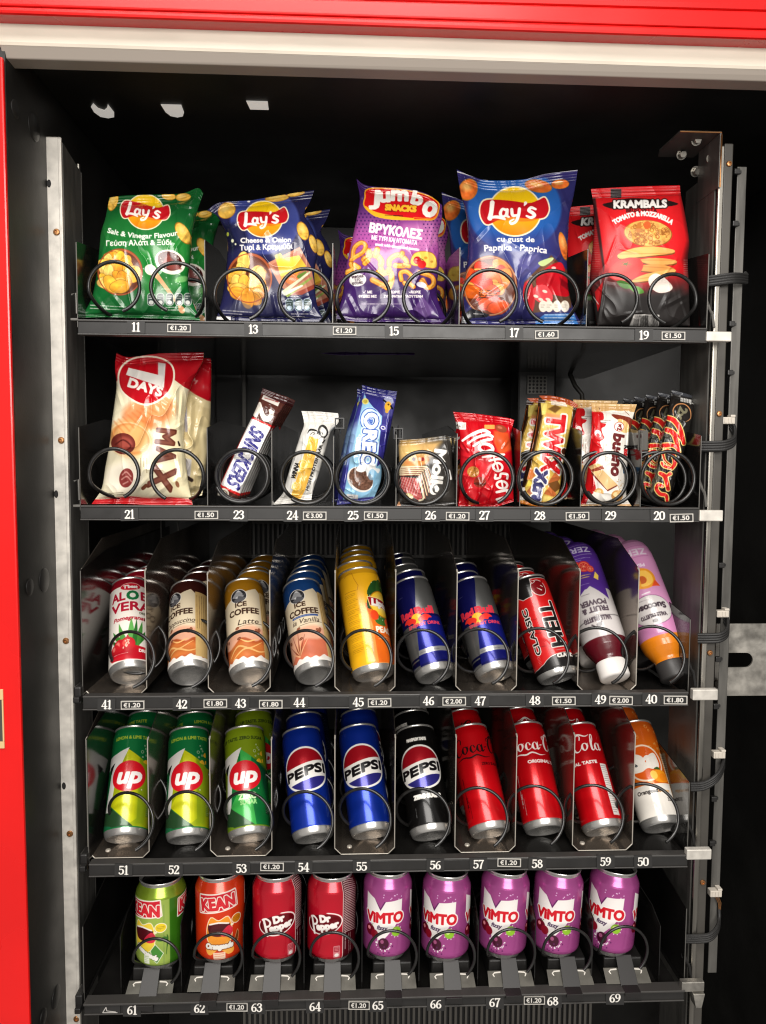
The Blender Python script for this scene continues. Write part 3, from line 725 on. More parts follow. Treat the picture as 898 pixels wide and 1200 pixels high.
def bag_purple():
    z = (385,205,5.61); A = Art(0, 0, 900, 1000, 2.4, (74,38,108))
    def bg(X, Y):
        t = np.clip(1 - np.abs(Y - 430)/330, 0, 1)[..., None]; t = t*t*(3-2*t)
        return np.array([62,32,96.])*(1-t) + np.array([176,82,160.])*t
    A.poly([(0,0),(900,0),(900,1000),(0,1000)], bg)
    A.poly([(500,330),(690,300),(740,420),(640,520),(520,480)], (214,140,190), soft=50, alpha=.6)
    for j in range(13):
        for i in range(24):
            x = 190 + i*25 + (j % 2)*12; y = 255 + j*23
            if x > 470 and y < 420 and x < 620: continue
            A.ell(x, y, max(6.5 - j*.42, 1.5), max(6.5 - j*.42, 1.5), (72,34,100))
    A.poly([(265,95),(450,98),(620,128),(715,178),(720,235),(690,288),(600,290),(450,287),(310,262),(240,205),(245,150)], (216,22,28), smooth=4, outline=(8,(246,176,36)))
    A.stroke([(245,208),(310,258),(450,284),(560,288)], [8,30,26,8], (248,186,40), smooth=4); A.stroke([(560,280),(690,285),(716,235)], [6,10,6], (246,120,40), smooth=4)
    for ch, x, y, h, an, wd in (('J',302,192,88,4,58),('u',370,174,88,-3,64),('m',468,166,90,2,104),('b',576,192,84,14,66),('O',648,264,88,26,76)):
        A.text(ch, x, y, h, (250,246,236), 8 if ch != 'O' else 12, ang=an, width=wd)
    A.text('SNACKS', 475, 236, 36, (248,190,50), 5, ang=3, width=200, outline=(3,(150,20,20)))
    A.lines(385, 236, 90, 1, 10, (60,20,20), 12, ang=3, seed=3); A.lines(372, 264, 130, 1, 10, (60,30,20), 12, ang=3, seed=2)
    A.text('ΒΡΥΚΟΛΕΣ', 440, 398, 56, (250,246,240), 4.2, ang=8, width=345)
    A.text('ΜΕ ΤΥΡΙ ΚΑΙ ΝΤΟΜΑΤΑ', 432, 442, 27, (248,240,246), 1.6, ang=7, width=300); A.text('snack with cheese and tomato', 452, 480, 17, (246,236,244), 1.6, ang=7, width=290)
    puff(A, [(160,545),(170,480),(215,445),(245,465),(225,510),(175,540),(150,560)], 24); puff(A, [(150,585),(160,620),(120,640)], 30); puff(A, [(170,590),(200,610)], 26)
    puff(A, [(235,555),(300,520),(345,560),(345,590)], 36); puff(A, [(270,530),(265,500)], 34); puff(A, [(310,530),(322,490)], 34); puff(A, [(240,580),(260,560)], 30)
    puff(A, [(400,590),(405,555),(460,525),(510,560),(505,595),(440,595)], 30); puff(A, [(480,530),(485,515)], 30); puff(A, [(500,590),(530,600)], 24)
    A.poly([(545,585),(560,525),(610,505),(680,515),(708,560),(700,610),(620,600)], (246,204,90), smooth=4, outline=(4,(190,120,30))); A.ell(640,545,12,9,(210,150,50)); A.ell(680,570,10,8,(210,150,50))
    A.ell(585,562,26,26,(186,20,26)); A.ell(615,588,28,26,(206,30,32)); A.ell(578,554,8,6,(246,150,140)); A.stroke([(600,545),(625,560)], 5, (70,110,40))
    puff(A, [(330,640),(350,650),(405,640),(415,690),(400,735)], 34); puff(A, [(350,625),(345,615)], 32); puff(A, [(395,630),(400,620)], 32); puff(A, [(290,690),(330,710),(385,740)], 32)
    puff(A, [(480,690),(475,645),(510,635),(545,665),(530,705),(560,735)], 24); puff(A, [(500,710),(510,722)], 24); puff(A, [(600,640),(680,670),(690,720),(650,740),(620,690)], 26); puff(A, [(610,700),(640,735)], 24)
    A.ell(193,690,56,42,(240,236,230),-8)
    for i, s_ in enumerate(('ΨΗΜΕΝΕΣ','ΣΤΟ','ΦΟΥΡΝΟ')): A.text(s_, 193, 676+i*21, 14, (70,50,60), 1.4, ang=-8, width=(78,34,70)[i])
    A.ell(612,722,34,18,(236,232,240),12)
    for x, a, b in ((258,'✓ ΜΕ','ΦΥΣΙΚΕΣ ΙΝΕΣ'),(424,'✓ ΧΩΡΙΣ','ΣΥΝΤΗΡΗΤΙΚΑ'),(560,'✓ ΧΩΡΙΣ','ΓΛΟΥΤΕΝΗ')):
        A.stroke([(x-30,768),(x-24,776),(x-12,760)], 4, WHT); A.text(a[2:], x+14, 778, 15, WHT, 1.6); A.text(b, x, 806, 15, WHT, 1.4, width=118)
    A.stroke([(345,758),(345,812)], 3, WHT); A.stroke([(492,758),(492,812)], 3, WHT)
    A.lines(220, 848, 370, 1, 10, WHT, 9, seed=12)
    A.poly([(560,880),(620,800),(700,900),(640,940)], (150,120,170), soft=10, alpha=.5)
    t = pouch('puffed_snack_bag', 'purple puffed snack bag with red oval emblem and orange puffs', 'snack bag', A, z,
        [(185,25),(205,150),(190,260),(150,450),(110,640),(95,780),(50,945)], [(748,200),(745,300),(722,400),(730,560),(715,720),(722,830),(787,970)],
        [(185,25),(262,72),(500,90),(650,125),(748,200)], [(50,945),(200,966),(450,966),(787,970)], .040, .055, .027, seal=.05, foot=.03, res=.85, group=G1, seed=21, back=(60,30,92),
        creases=[(120,780,260,560,22,1.8),(600,960,560,790,26,3),(660,940,610,800,22,2.4),(200,940,130,800,24,2),(690,330,650,520,18,2),(205,160,280,90,18,2)])
    dup(t, (.022,.085,.004), 'second purple snack bag standing behind the puffed snack one', (0,0,.05))
    dup(t, (-.030,.150,-.022), 'rearmost purple snack bag with only its left corner showing', (0,0,-.05))
def bag_paprika():
    z = (525,190,5.28); A = Art(0, 0, 900, 1056, 2.4, (46,44,98))
    A.ell(412, 290, 290, 262, (36,88,164), soft=16); A.ell(412, 250, 250, 170, (44,104,180), soft=120, alpha=.6)
    A.poly([(200,450),(640,430),(640,760),(300,780)], (52,60,126), soft=70, alpha=.7)
    A.poly([(430,600),(560,560),(590,640),(450,720)], (120,110,160), soft=24, alpha=.5)
    for a in ((125,170,58,70,25), (560,148,86,40,10), (695,136,56,30,-4), (715,520,24,90,-12)): crisp_one(A, *a, (224,110,44))
    A.poly([(40,30),(820,30),(820,95),(600,95),(470,108),(240,112),(60,90)], (50,44,104))
    A.stroke([(60,60),(245,112)], 7, (230,228,226)); A.stroke([(500,100),(600,72),(800,50)], 6, (222,220,220), smooth=4)
    crisp_logo(A, 415, 305, 1.0, 0)
    A.text('cu gust de', 419, 492, 31, WHT, 1.4, ang=1, width=232); A.text('Paprika · Paprica', 420, 546, 37, WHT, 1.5, ang=2, width=385, arc=1500)
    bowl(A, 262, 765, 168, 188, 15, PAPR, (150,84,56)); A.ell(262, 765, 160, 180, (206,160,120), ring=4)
    for i in range(4):
        for k in range(13): A.stroke([(195+k*10, 792+i*15+k*.6), (200+k*10, 792+i*15+k*.6)], 7, (84,40,26), alpha=.9 if random.Random(i*20+k).random() > .25 else 0)
    A.poly([(470,745),(640,575),(760,690),(765,900),(520,935)], (92,62,46)); A.poly([(500,735),(640,600),(700,650),(560,790)], (120,82,58), alpha=.8)
    A.poly([(470,760),(510,735),(540,830),(520,930),(470,860)], (196,26,34), smooth=4)
    A.poly([(575,690),(630,640),(700,620),(725,680),(690,700),(620,700)], (202,24,36), smooth=4); A.ell(655,655,14,9,(250,190,180)); A.poly([(560,620),(640,590),(650,605),(590,645)], (190,206,140), smooth=4)
    A.poly([(560,700),(700,690),(755,760),(745,830),(650,820),(560,800)], (190,16,30), smooth=4); A.poly([(530,780),(600,760),(650,830),(620,880),(540,850)], (226,70,76), smooth=4)
    for x, y in ((545,830),(600,800),(575,850),(620,850)): A.ell(x, y, 16, 9, (246,214,196), 20)
    A.poly([(690,710),(755,760),(750,800),(700,760)], (130,8,22), soft=8)
    for x in (590,626,675,724): A.ell(x, 892, 27, 36, (236,226,210)); A.lines(x-14, 884, 28, 2, 13, (120,110,100), 6, seed=x)
    A.poly([(540,985),(600,940),(780,935),(810,1010),(545,1010)], (60,120,190)); A.lines(600, 945, 180, 4, 18, (232,236,244), 10, seed=3)
    A.poly([(85,950),(150,905),(260,945),(240,960),(150,965),(100,1005),(85,1003)], (16,16,26)); A.lines(160, 938, 100, 1, 12, WHT, 10, ang=3, seed=3); A.poly([(90,955),(120,950),(110,1000),(98,985)], (220,224,230))
    t = pouch('crisp_bag', 'tallest crisp bag, blue with orange paprika crisps and red peppers', 'crisp bag', A, z,
        [(55,45),(80,200),(108,300),(125,450),(122,600),(97,780),(86,900),(85,1000)], [(803,48),(780,200),(752,330),(745,450),(738,580),(740,680),(748,800),(782,920),(832,1002)],
        [(55,45),(140,84),(245,112),(460,108),(600,74),(803,48)], [(85,1000),(300,1004),(600,1000),(832,1002)], .040, .058, .030, seal=.07, foot=.025, res=.85, group=G1, seed=33, back=(40,38,88),
        creases=[(150,500,260,380,22,2.4),(430,720,560,570,34,2.8),(450,1000,480,840,26,3),(380,960,330,860,24,2.2),(110,900,200,790,20,2),(700,560,640,640,22,2.2),(690,150,760,330,22,2)])
    dup(t, (-.014,.085,.001), 'second paprika crisp bag with its corner showing left of the tallest bag', (0,0,-.07))
def bag_bruschetta():
    z = (665,205,5.61); A = Art(100, 40, 860, 1020, 2.4, (206,18,26))
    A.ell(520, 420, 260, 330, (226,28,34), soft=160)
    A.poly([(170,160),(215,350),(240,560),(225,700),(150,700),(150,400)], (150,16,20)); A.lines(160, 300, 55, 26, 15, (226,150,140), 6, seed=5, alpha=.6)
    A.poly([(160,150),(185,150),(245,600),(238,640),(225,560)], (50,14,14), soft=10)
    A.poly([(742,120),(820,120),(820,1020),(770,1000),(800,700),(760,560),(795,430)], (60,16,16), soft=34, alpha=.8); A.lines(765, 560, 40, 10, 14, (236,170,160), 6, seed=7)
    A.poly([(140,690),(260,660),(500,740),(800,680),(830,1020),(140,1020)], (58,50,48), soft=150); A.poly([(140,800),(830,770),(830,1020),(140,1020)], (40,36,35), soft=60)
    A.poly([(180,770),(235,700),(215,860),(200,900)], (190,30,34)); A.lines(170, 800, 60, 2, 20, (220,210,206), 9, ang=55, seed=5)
    for k, y in enumerate((104,118,132,146)): A.stroke([(150,y+4),(745,y-16)], 4, (120,14,16) if k % 2 else (240,90,84), alpha=.8)
    A.rect(285, 92, 355, 152, (38,26,26))
    A.poly([(230,196),(300,176),(420,152),(640,166),(720,184),(722,196),(650,208),(420,220),(310,226)], (34,16,16), smooth=3)
    A.text('KRAMBALS', 480, 214, 46, (246,242,236), 4.5, ang=-1, width=345, outline=(7,(34,16,16)))
    A.text('BRUSCHETTA', 488, 245, 25, (70,10,12), 1.8, ang=0, width=200)
    A.text('TOMATO & MOZZARELLA', 498, 268, 29, (246,240,232), 3, width=395, arc=330)
    A.ell(530, 385, 160, 88, (150,84,28), 4); A.ell(530, 383, 154, 83, lambda X, Y: np.clip(np.array([232,168,84.])[None, None]*(.72 + .5*vnoise(X/22, Y/22, 4, 3))[..., None], 0, 255), 4)
    r = random.Random(5)
    for i in range(70):
        a = r.uniform(0, 6.28); q = math.sqrt(r.random())*.9; R = r.uniform(4, 17)
        A.ell(530 + 150*q*math.cos(a), 384 + 80*q*math.sin(a), R*.8, R, (156,92,36), r.uniform(0,180), ring=4); 
    A.ell(525,330,24,26,(206,92,40)); A.ell(470,345,18,34,(190,116,50),10)
    for q, c in (([(335,520),(440,480),(560,470),(695,490),(690,515),(560,530),(420,545),(345,550)], (236,176,96)), ([(470,560),(580,545),(710,560),(700,585),(560,590)], (226,160,84)),
                 ([(470,600),(600,585),(700,615),(690,640),(480,630)], (216,146,72)), ([(430,690),(520,650),(700,620),(690,650),(560,690),(440,705)], (230,170,92))):
        A.poly([(x, y+9) for x, y in q], (120,66,24), smooth=3); A.poly(q, c, smooth=3); A.stroke([q[0], q[len(q)//2]], 5, (168,104,44), soft=5, alpha=.6)
    A.ell(385, 620, 118, 70, (212,44,40), -20); A.ell(360, 600, 70, 34, (232,84,70), -20, soft=30, alpha=.6)
    for a in (10, 80, 150, 220, 300): A.stroke([(385,585),(385+36*math.cos(math.radians(a)), 585+20*math.sin(math.radians(a)))], [9,2], (82,100,40))
    A.poly([(325,700),(370,695),(420,730),(395,750),(350,735)], (70,120,44), smooth=4); A.poly([(400,730),(470,735),(505,770),(470,782),(430,765)], (84,140,52), smooth=4)
    A.poly([(535,680),(575,648),(625,665),(690,730),(670,765),(600,775),(545,735)], (240,226,214), smooth=4)
    A.poly([(405,1000),(440,915),(605,920),(600,1002)], (234,230,224))
    for i in range(26): x = 445 + i*6; A.stroke([(x-12 if i < 6 else x, 990),(x, 925)], r.choice((2,3,4.5)), (30,28,28))
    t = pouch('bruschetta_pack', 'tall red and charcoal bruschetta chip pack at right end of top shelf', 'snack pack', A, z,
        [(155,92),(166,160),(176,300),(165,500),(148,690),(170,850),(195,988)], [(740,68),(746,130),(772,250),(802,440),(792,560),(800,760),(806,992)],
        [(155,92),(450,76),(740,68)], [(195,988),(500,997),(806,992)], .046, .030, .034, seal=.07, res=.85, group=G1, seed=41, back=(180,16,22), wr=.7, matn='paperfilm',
        creases=[(230,690,500,740,22,-1.2),(250,660,200,980,18,2.5),(640,860,790,780,24,2.6),(470,740,500,990,40,1.6),(740,780,800,960,18,2)])
    dup(t, (-.022,.070,.000), 'second red bruschetta chip pack sticking out left behind the front one', (0,0,-.12))
def bag_croissant():
    z = (100,405,5.61); A = Art(20, 20, 860, 1080, 2.4, (241,231,198))
    A.poly([(60,20),(860,20),(860,380),(650,272),(560,205),(400,165),(250,200),(170,262)], (186,18,30)); A.poly([(560,60),(860,40),(860,330),(700,260)], (160,12,24), soft=40, alpha=.6)
    A.poly([(560,250),(700,330),(700,1020),(560,1020)], (246,232,186), soft=60, alpha=.7)
    A.ell(420, 470, 180, 95, (226,132,72), -28, soft=70); A.ell(480, 420, 110, 60, (236,160,104), -20, soft=50, alpha=.8); A.ell(330, 430, 90, 60, (232,140,86), -30, soft=40, alpha=.8)
    A.ell(300, 610, 150, 120, (236,178,110), 15, soft=40); A.ell(300, 610, 120, 96, (220,140,76), 15, ring=16, soft=14, alpha=.8); A.ell(290, 620, 140, 112, (248,220,170), 15, ring=8, soft=8, alpha=.8)
    for i in range(8): A.stroke([(400-i*30,400+i*14),(470-i*30,440+i*20)], 8, (212,104,50), soft=12, alpha=.5)
    A.ell(250, 645, 80, 70, (112,44,36), 10); A.ell(262, 640, 50, 40, (158,72,60), 20, soft=20); A.stroke([(200,650),(250,620),(300,660),(270,690)], 10, (88,30,26), smooth=4, soft=6)
    A.ell(250, 870, 120, 100, (250,240,222), 0, soft=50, alpha=.8)
    A.ell(270, 870, 46, 64, (142,58,54), 10)
    for q in ([(245,850),(270,830),(300,860)], [(240,880),(275,860),(305,895)], [(250,910),(280,895)]): A.stroke(q, 9, (206,140,130), smooth=4, soft=4)
    A.poly([(224,205),(255,130),(340,84),(470,82),(560,128),(578,210),(545,300),(470,362),(400,382),(330,362),(245,295)], (192,14,28), smooth=4, outline=(12,(250,238,214)))
    A.poly([(285,145),(480,192),(480,112),(528,118),(518,278),(268,192)], (236,230,222)); A.poly([(478,112),(528,118),(520,200),(480,190)], (200,194,190), soft=20, alpha=.6)
    A.text('DAYS', 388, 300, 56, (248,240,230), 5, ang=17, width=225)
    for i, (ch, y) in enumerate((('M',592),('A',716),('X',850))):
        A.text(ch, 470 if ch != 'X' else 432, y, 118 if ch != 'X' else 150, (104,50,38), 9, ang=97 if ch != 'X' else 104, sx=.82 if ch != 'X' else 1.0, outline=(2,(150,96,66)))
        A.text(ch, 474 if ch != 'X' else 436, y+2, 112 if ch != 'X' else 144, (150,88,66), 1, ang=97 if ch != 'X' else 104, sx=.84 if ch != 'X' else 1.0, alpha=.55)
    A.stroke([(612,632),(620,655)], [10,14], (50,34,30)); A.ell(606,912,12,22,(150,96,66),-20); A.stroke([(400,920),(380,938)], 24, (120,64,44))
    for x, n in ((365,12),(385,6),(405,10)):
        for k in range(n): A.stroke([(x, 740+k*10),(x, 745+k*10)], 5, (130,110,70), alpha=.7)
    A.stroke([(155,972),(250,966)], 3, (90,80,60)); A.stroke([(160,984),(255,978)], 3, (90,80,60))
    A.poly([(20,1012),(150,1008),(300,990),(420,1005),(560,996),(720,1012),(720,1080),(20,1080)], (196,22,30)); A.poly([(300,1000),(420,1012),(500,1040),(330,1040)], (226,60,56), soft=14, alpha=.6)
    t = pouch('croissant_bag', 'cream and red filled croissant bag, largest pack on the second shelf', 'snack bag', A, z,
        [(205,48),(195,150),(206,260),(190,400),(176,500),(160,650),(132,800),(108,940),(42,1042)], [(778,44),(770,110),(700,250),(664,400),(650,560),(656,720),(676,880),(706,1046)],
        [(205,48),(290,76),(480,52),(778,44)], [(42,1042),(250,1040),(450,1048),(706,1046)], .046, .040, .036, seal=.05, foot=.045, res=.85, group=G2, seed=52, back=(232,214,160),
        creases=[(600,260,590,470,20,3),(640,300,620,560,16,2.4),(600,700,640,900,26,2.4),(200,280,240,400,22,2.6),(180,470,330,380,18,1.6),(430,1000,560,900,26,1.8),(330,960,420,860,20,1.2)])
    A2 = Art(20, 20, 900, 1080, 4.0, (226,208,160)); A2.poly([(60,20),(900,20),(900,385),(800,360),(720,320),(650,270),(500,200),(100,260)], (176,14,28)); A2.poly([(690,300),(720,320),(760,700),(720,1000),(690,700)], (196,176,128), soft=24, alpha=.7); A2.poly([(740,390),(830,420),(820,560),(740,520)], (206,186,138), soft=14, alpha=.7)
    A2.stroke([(668,690),(690,700)], 14, (60,40,34)); A2.stroke([(660,860),(700,885)], 24, (50,36,32)); A2.poly([(660,740),(700,750),(690,860),(655,850)], (206,200,196)); A2.stroke([(655,330),(665,560)], 18, (190,186,196)); A2.text('TM', 700, 235, 30, (220,170,160), 1, ang=40)
    pouch('croissant_bag', 'second croissant bag leaning to the right behind the largest pack', 'snack bag', A2, z,
        [(420,60),(430,400),(440,700),(430,990)], [(812,92),(828,110),(826,400),(815,600),(795,800),(768,985)], [(420,60),(600,70),(812,92)], [(430,990),(600,1000),(768,985)], .085, .035, .026, seal=.05, foot=.04, group=G2, seed=58, back=(220,200,150),
        creases=[(700,300,690,600,26,3),(780,380,720,640,24,2.4),(720,700,770,900,24,2)])
def bar_peanut():
    z = (245,445,7.745); A = Art(40, 40, 760, 1150, 2.2, (88,48,40)); f, L, an = axisf((605,118), (168,1082))
    q = lambda a0, a1, b0, b1: f([(a0,b0),(a0,b1),(a1,b1),(a1,b0)])
    A.poly(q(0,62,-150,150), (70,30,30)); A.poly(q(62,104,-92,70), (238,232,222)); A.lines(*f([(84,-70)])[0], 140, 1, 10, (150,40,40), 22, ang=16, seed=2)
    A.poly(q(285,990,-140,118), (214,34,32)); A.poly(q(318,950,-92,78), (246,243,238), grow=16)
    A.text('2', *f([(205,-92)])[0], 150, (244,238,226), 11, ang=an, sx=1.25, shear=.15)
    A.text('SNICKERS', *f([(636,-72)])[0], 132, (50,48,128), 6.5, ang=an, width=565, shear=.25)
    A.ell(130,1035,52,52,(236,230,214)); A.ell(132,1035,34,30,(110,90,70),30,ring=7); A.stroke([(112,1030),(150,1040)], 8, (110,90,70))
    t = pouch('chocolate_bar', 'tilted brown bar with blue lettering on a white panel edged red', 'chocolate bar', A, z,
        [(490,76),(455,180),(390,340),(250,620),(105,945),(76,1050)], [(722,160),(690,235),(540,505),(400,800),(262,1105)], [(490,76),(600,118),(722,160)], [(76,1050),(170,1080),(262,1105)],
        .036, .040, .013, seal=.055, res=.62, group=G2, seed=4, back=(60,32,28), wr=.35, flat=.55, matn='film')
    for i in range(4): dup(t, (.0012*(i+1), .014*(i+1), 0), ['second', 'third', 'fourth', 'rearmost'][i] + ' brown bar in the stack behind the tilted one with blue lettering', (0,0,0))
def bar_protein():
    z = (315,470,8.98); A = Art(0, 60, 780, 1140, 2.2, (222,219,212))
    A.poly([(430,368),(526,402),(500,530),(462,700),(382,940),(330,1042),(225,1020),(300,800),(360,600)], (240,186,74))
    A.text('320', 372, 790, 92, (248,220,150), 3, ang=-74, width=330); A.text('320', 368, 790, 84, (240,186,74), -3, ang=-74, width=330)
    A.text('HIGH PROTEIN BAR', 492, 706, 30, (36,34,32), 2, ang=-72.5, width=500)
    A.text('WINNA', 300, 742, 44, (30,28,28), 3, ang=-74, width=170, shear=.2)
    A.stroke([(412,338),(440,302),(500,312),(515,340),(470,350)], [10,22,16,10,5], (40,38,36), smooth=4); A.stroke([(440,350),(470,330),(500,352)], 6, (60,58,54), smooth=4)
    A.ell(572,318,44,62,(44,42,40),-10,ring=16); A.stroke([(530,300),(560,262),(610,300),(615,350),(580,400)], [6,14,18,16,8], (38,36,34), smooth=4); A.stroke([(540,320),(552,370),(530,400)], 9, (60,58,54), smooth=3); A.stroke([(560,330),(570,350)], 8, (50,48,46)); A.stroke([(570,440),(590,410)], 16, (40,38,36))
    A.lines(230, 1010, 130, 2, 22, (200,150,60), 9, ang=14, seed=4)
    t = pouch('protein_bar', 'white protein bar with yellow stripe tilted between the brown and blue bars', 'snack bar', A, z,
        [(345,104),(372,240),(330,372),(262,580),(182,850),(150,970),(40,1090)], [(730,128),(735,222),(652,330),(600,520),(530,760),(462,960),(450,1060)], [(345,104),(540,112),(730,128)], [(40,1090),(250,1075),(450,1060)],
        .034, .034, .016, seal=.12, foot=.09, res=.62, group=G2, seed=14, back=(214,210,204), wr=.7, creases=[(360,250,560,240,40,2),(150,980,420,1010,22,2.4)])
def bar_cookie():
    z = (385,445,7.74); A = Art(40, 20, 660, 1160, 2.2, (146,196,226))
    A.poly([(290,20),(660,60),(600,300),(548,500),(500,740),(440,790),(470,500),(488,330),(400,240),(345,170)], (52,48,128)); A.poly([(500,140),(600,150),(580,330),(500,330)], (110,110,170), soft=20, alpha=.6)
    A.poly([(280,20),(660,70),(640,150),(460,125),(290,110)], (36,36,112)); A.poly([(300,120),(330,110),(262,430),(190,760),(130,1100),(75,1140),(110,900),(200,480)], (58,58,140), soft=8)
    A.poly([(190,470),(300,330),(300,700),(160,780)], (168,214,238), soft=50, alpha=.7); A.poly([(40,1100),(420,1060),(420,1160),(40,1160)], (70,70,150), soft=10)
    for x, y, a in ((150,640,102),(165,730,102)): A.text('ORIGINAL', x-10, y, 14, (220,230,240), 1, ang=a)
    o = (16,(86,140,206))
    A.ell(378,366,98,118,(206,228,244),-4); A.ell(378,366,88,108,(70,112,190),-4,ring=10)
    A.text('OREO', 318, 545, 112, (248,248,248), 8, ang=95, width=490, outline=(24,(206,228,244))); A.text('OREO', 318, 545, 112, (248,248,248), 8, ang=95, width=490, outline=(10,(52,90,170)))
    A.ell(378,372,26,32,(62,100,180)); A.text('ORIGINAL', 248, 612, 30, (244,248,250), 3, ang=97, width=190)
    A.ell(335,196,30,28,(226,214,120)); A.ell(335,196,18,16,(196,176,70)); A.ell(545,190,44,40,(180,184,214),20); A.stroke([(500,185),(525,205)], 16, (30,26,40)); A.ell(540,240,30,44,(240,180,60),10); A.ell(545,225,9,9,(90,60,20)); A.ell(530,285,16,18,(220,170,70)); A.stroke([(568,238),(580,262)], 16, (24,22,34))
    A.ell(500,436,38,34,(72,66,146)); A.ell(496,436,18,13,(240,240,246),20,ring=8)
    A.ell(288,905,128,104,(240,236,230),42); A.ell(296,898,118,94,lambda X, Y: np.clip(np.array([112,78,62.])[None, None]*(.6 + .8*vnoise(X/9, Y/9, 3, 2))[..., None], 0, 255),42)
    A.poly([(285,770),(320,780),(345,770),(420,760),(430,800),(470,810),(450,850),(420,820),(410,890),(390,870),(380,830),(352,880),(340,830),(300,840),(250,820)], (246,246,244), smooth=3)
    A.ell(395,860,34,52,(120,180,220),10,soft=6,alpha=.6); A.poly([(160,1035),(270,1045),(268,1088),(180,1070)], (214,210,206)); A.lines(185,1058,70,1,10,(60,60,80),12,ang=6,seed=3)
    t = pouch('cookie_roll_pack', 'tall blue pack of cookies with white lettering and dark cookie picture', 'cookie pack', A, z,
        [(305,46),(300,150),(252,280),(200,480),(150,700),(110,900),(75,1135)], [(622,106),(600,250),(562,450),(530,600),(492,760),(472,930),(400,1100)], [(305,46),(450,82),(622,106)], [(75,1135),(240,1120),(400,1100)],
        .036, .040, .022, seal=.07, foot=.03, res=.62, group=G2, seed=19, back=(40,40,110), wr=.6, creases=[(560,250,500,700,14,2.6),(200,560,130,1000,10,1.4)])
    dup(t, (-.007,.055,.000), 'second blue cookie pack hidden behind the tall blue one', (0,0,-.03))
def pack_wafer():
    z = (455,495,9.98); A = Art(80, 150, 820, 1010, 2.2, (58,54,50))
    A.poly([(120,225),(620,225),(520,380),(400,470),(120,600)], (206,166,104), soft=70); A.ell(240,330,120,70,(232,196,120),soft=90,alpha=.8)
    A.ell(330,460,150,60,(226,150,80),-8,soft=40); 
    for x, c in ((300,(60,24,18)),(345,(236,190,140)),(405,(160,40,34)),(450,(238,150,80)),(370,(246,220,190)),(250,(240,190,90))): A.ell(x, 430, 20, 22, c, soft=8)
    for i in range(5):
        d = 24*i; P = [(140,612-22*i),(330+d*.8,600-22*i+6),(372+d,640-22*i),(430+d*1.05,880-34*i)]
        A.stroke(P, 20, (238,222,182), smooth=4)
        A.stroke([(p[0]+8, p[1]+13) for p in P], 8, (140,66,54), smooth=4)
    A.poly([(150,640),(320,650),(350,690),(400,880),(360,915),(250,850),(150,790)], (196,96,92))
    for i in range(9):
        A.stroke([(150+i*30,640),(150+i*34-90,860)], 6, (238,206,196), alpha=.8); A.stroke([(150,620+i*34),(330+i*10,700+i*34)], 6, (150,50,54), alpha=.8)
    A.stroke([(345,665),(372,700),(415,880),(365,912)], 20, (240,226,190), smooth=3)
    A.poly([(80,790),(150,790),(260,850),(350,915),(330,1000),(80,1000)], (58,54,50)); A.ell(250,860,48,30,(216,196,140),25)
    A.text('Mollo', 520, 575, 125, (240,236,228), 10, ang=97, width=520); A.ell(572,778,26,30,(240,236,228)); A.ell(572,778,46,48,(62,58,54),ring=18)
    A.stroke([(712,565),(735,660)], 26, (238,234,228)); A.poly([(90,985),(130,920),(155,985)], (222,160,110)); A.poly([(720,170),(800,170),(790,235),(745,290)], (206,176,110)); A.stroke([(135,222),(730,200)], 10, (120,108,84), alpha=.7)
    t = pouch('wafer_pack', 'small squarish dark wafer pack with cream lettering and stacked wafers', 'wafer pack', A, z,
        [(120,236),(126,500),(118,800),(100,985)], [(738,188),(750,450),(772,700),(802,962)], [(120,236),(400,215),(640,178),(738,188)], [(100,985),(450,988),(802,962)],
        .034, .020, .014, seal=.05, foot=.04, res=.62, group=G2, seed=23, back=(52,48,44), wr=.6)
    dup(t, (.004,.034,.004), 'second dark wafer pack directly behind the small squarish one', (0,0,.02))
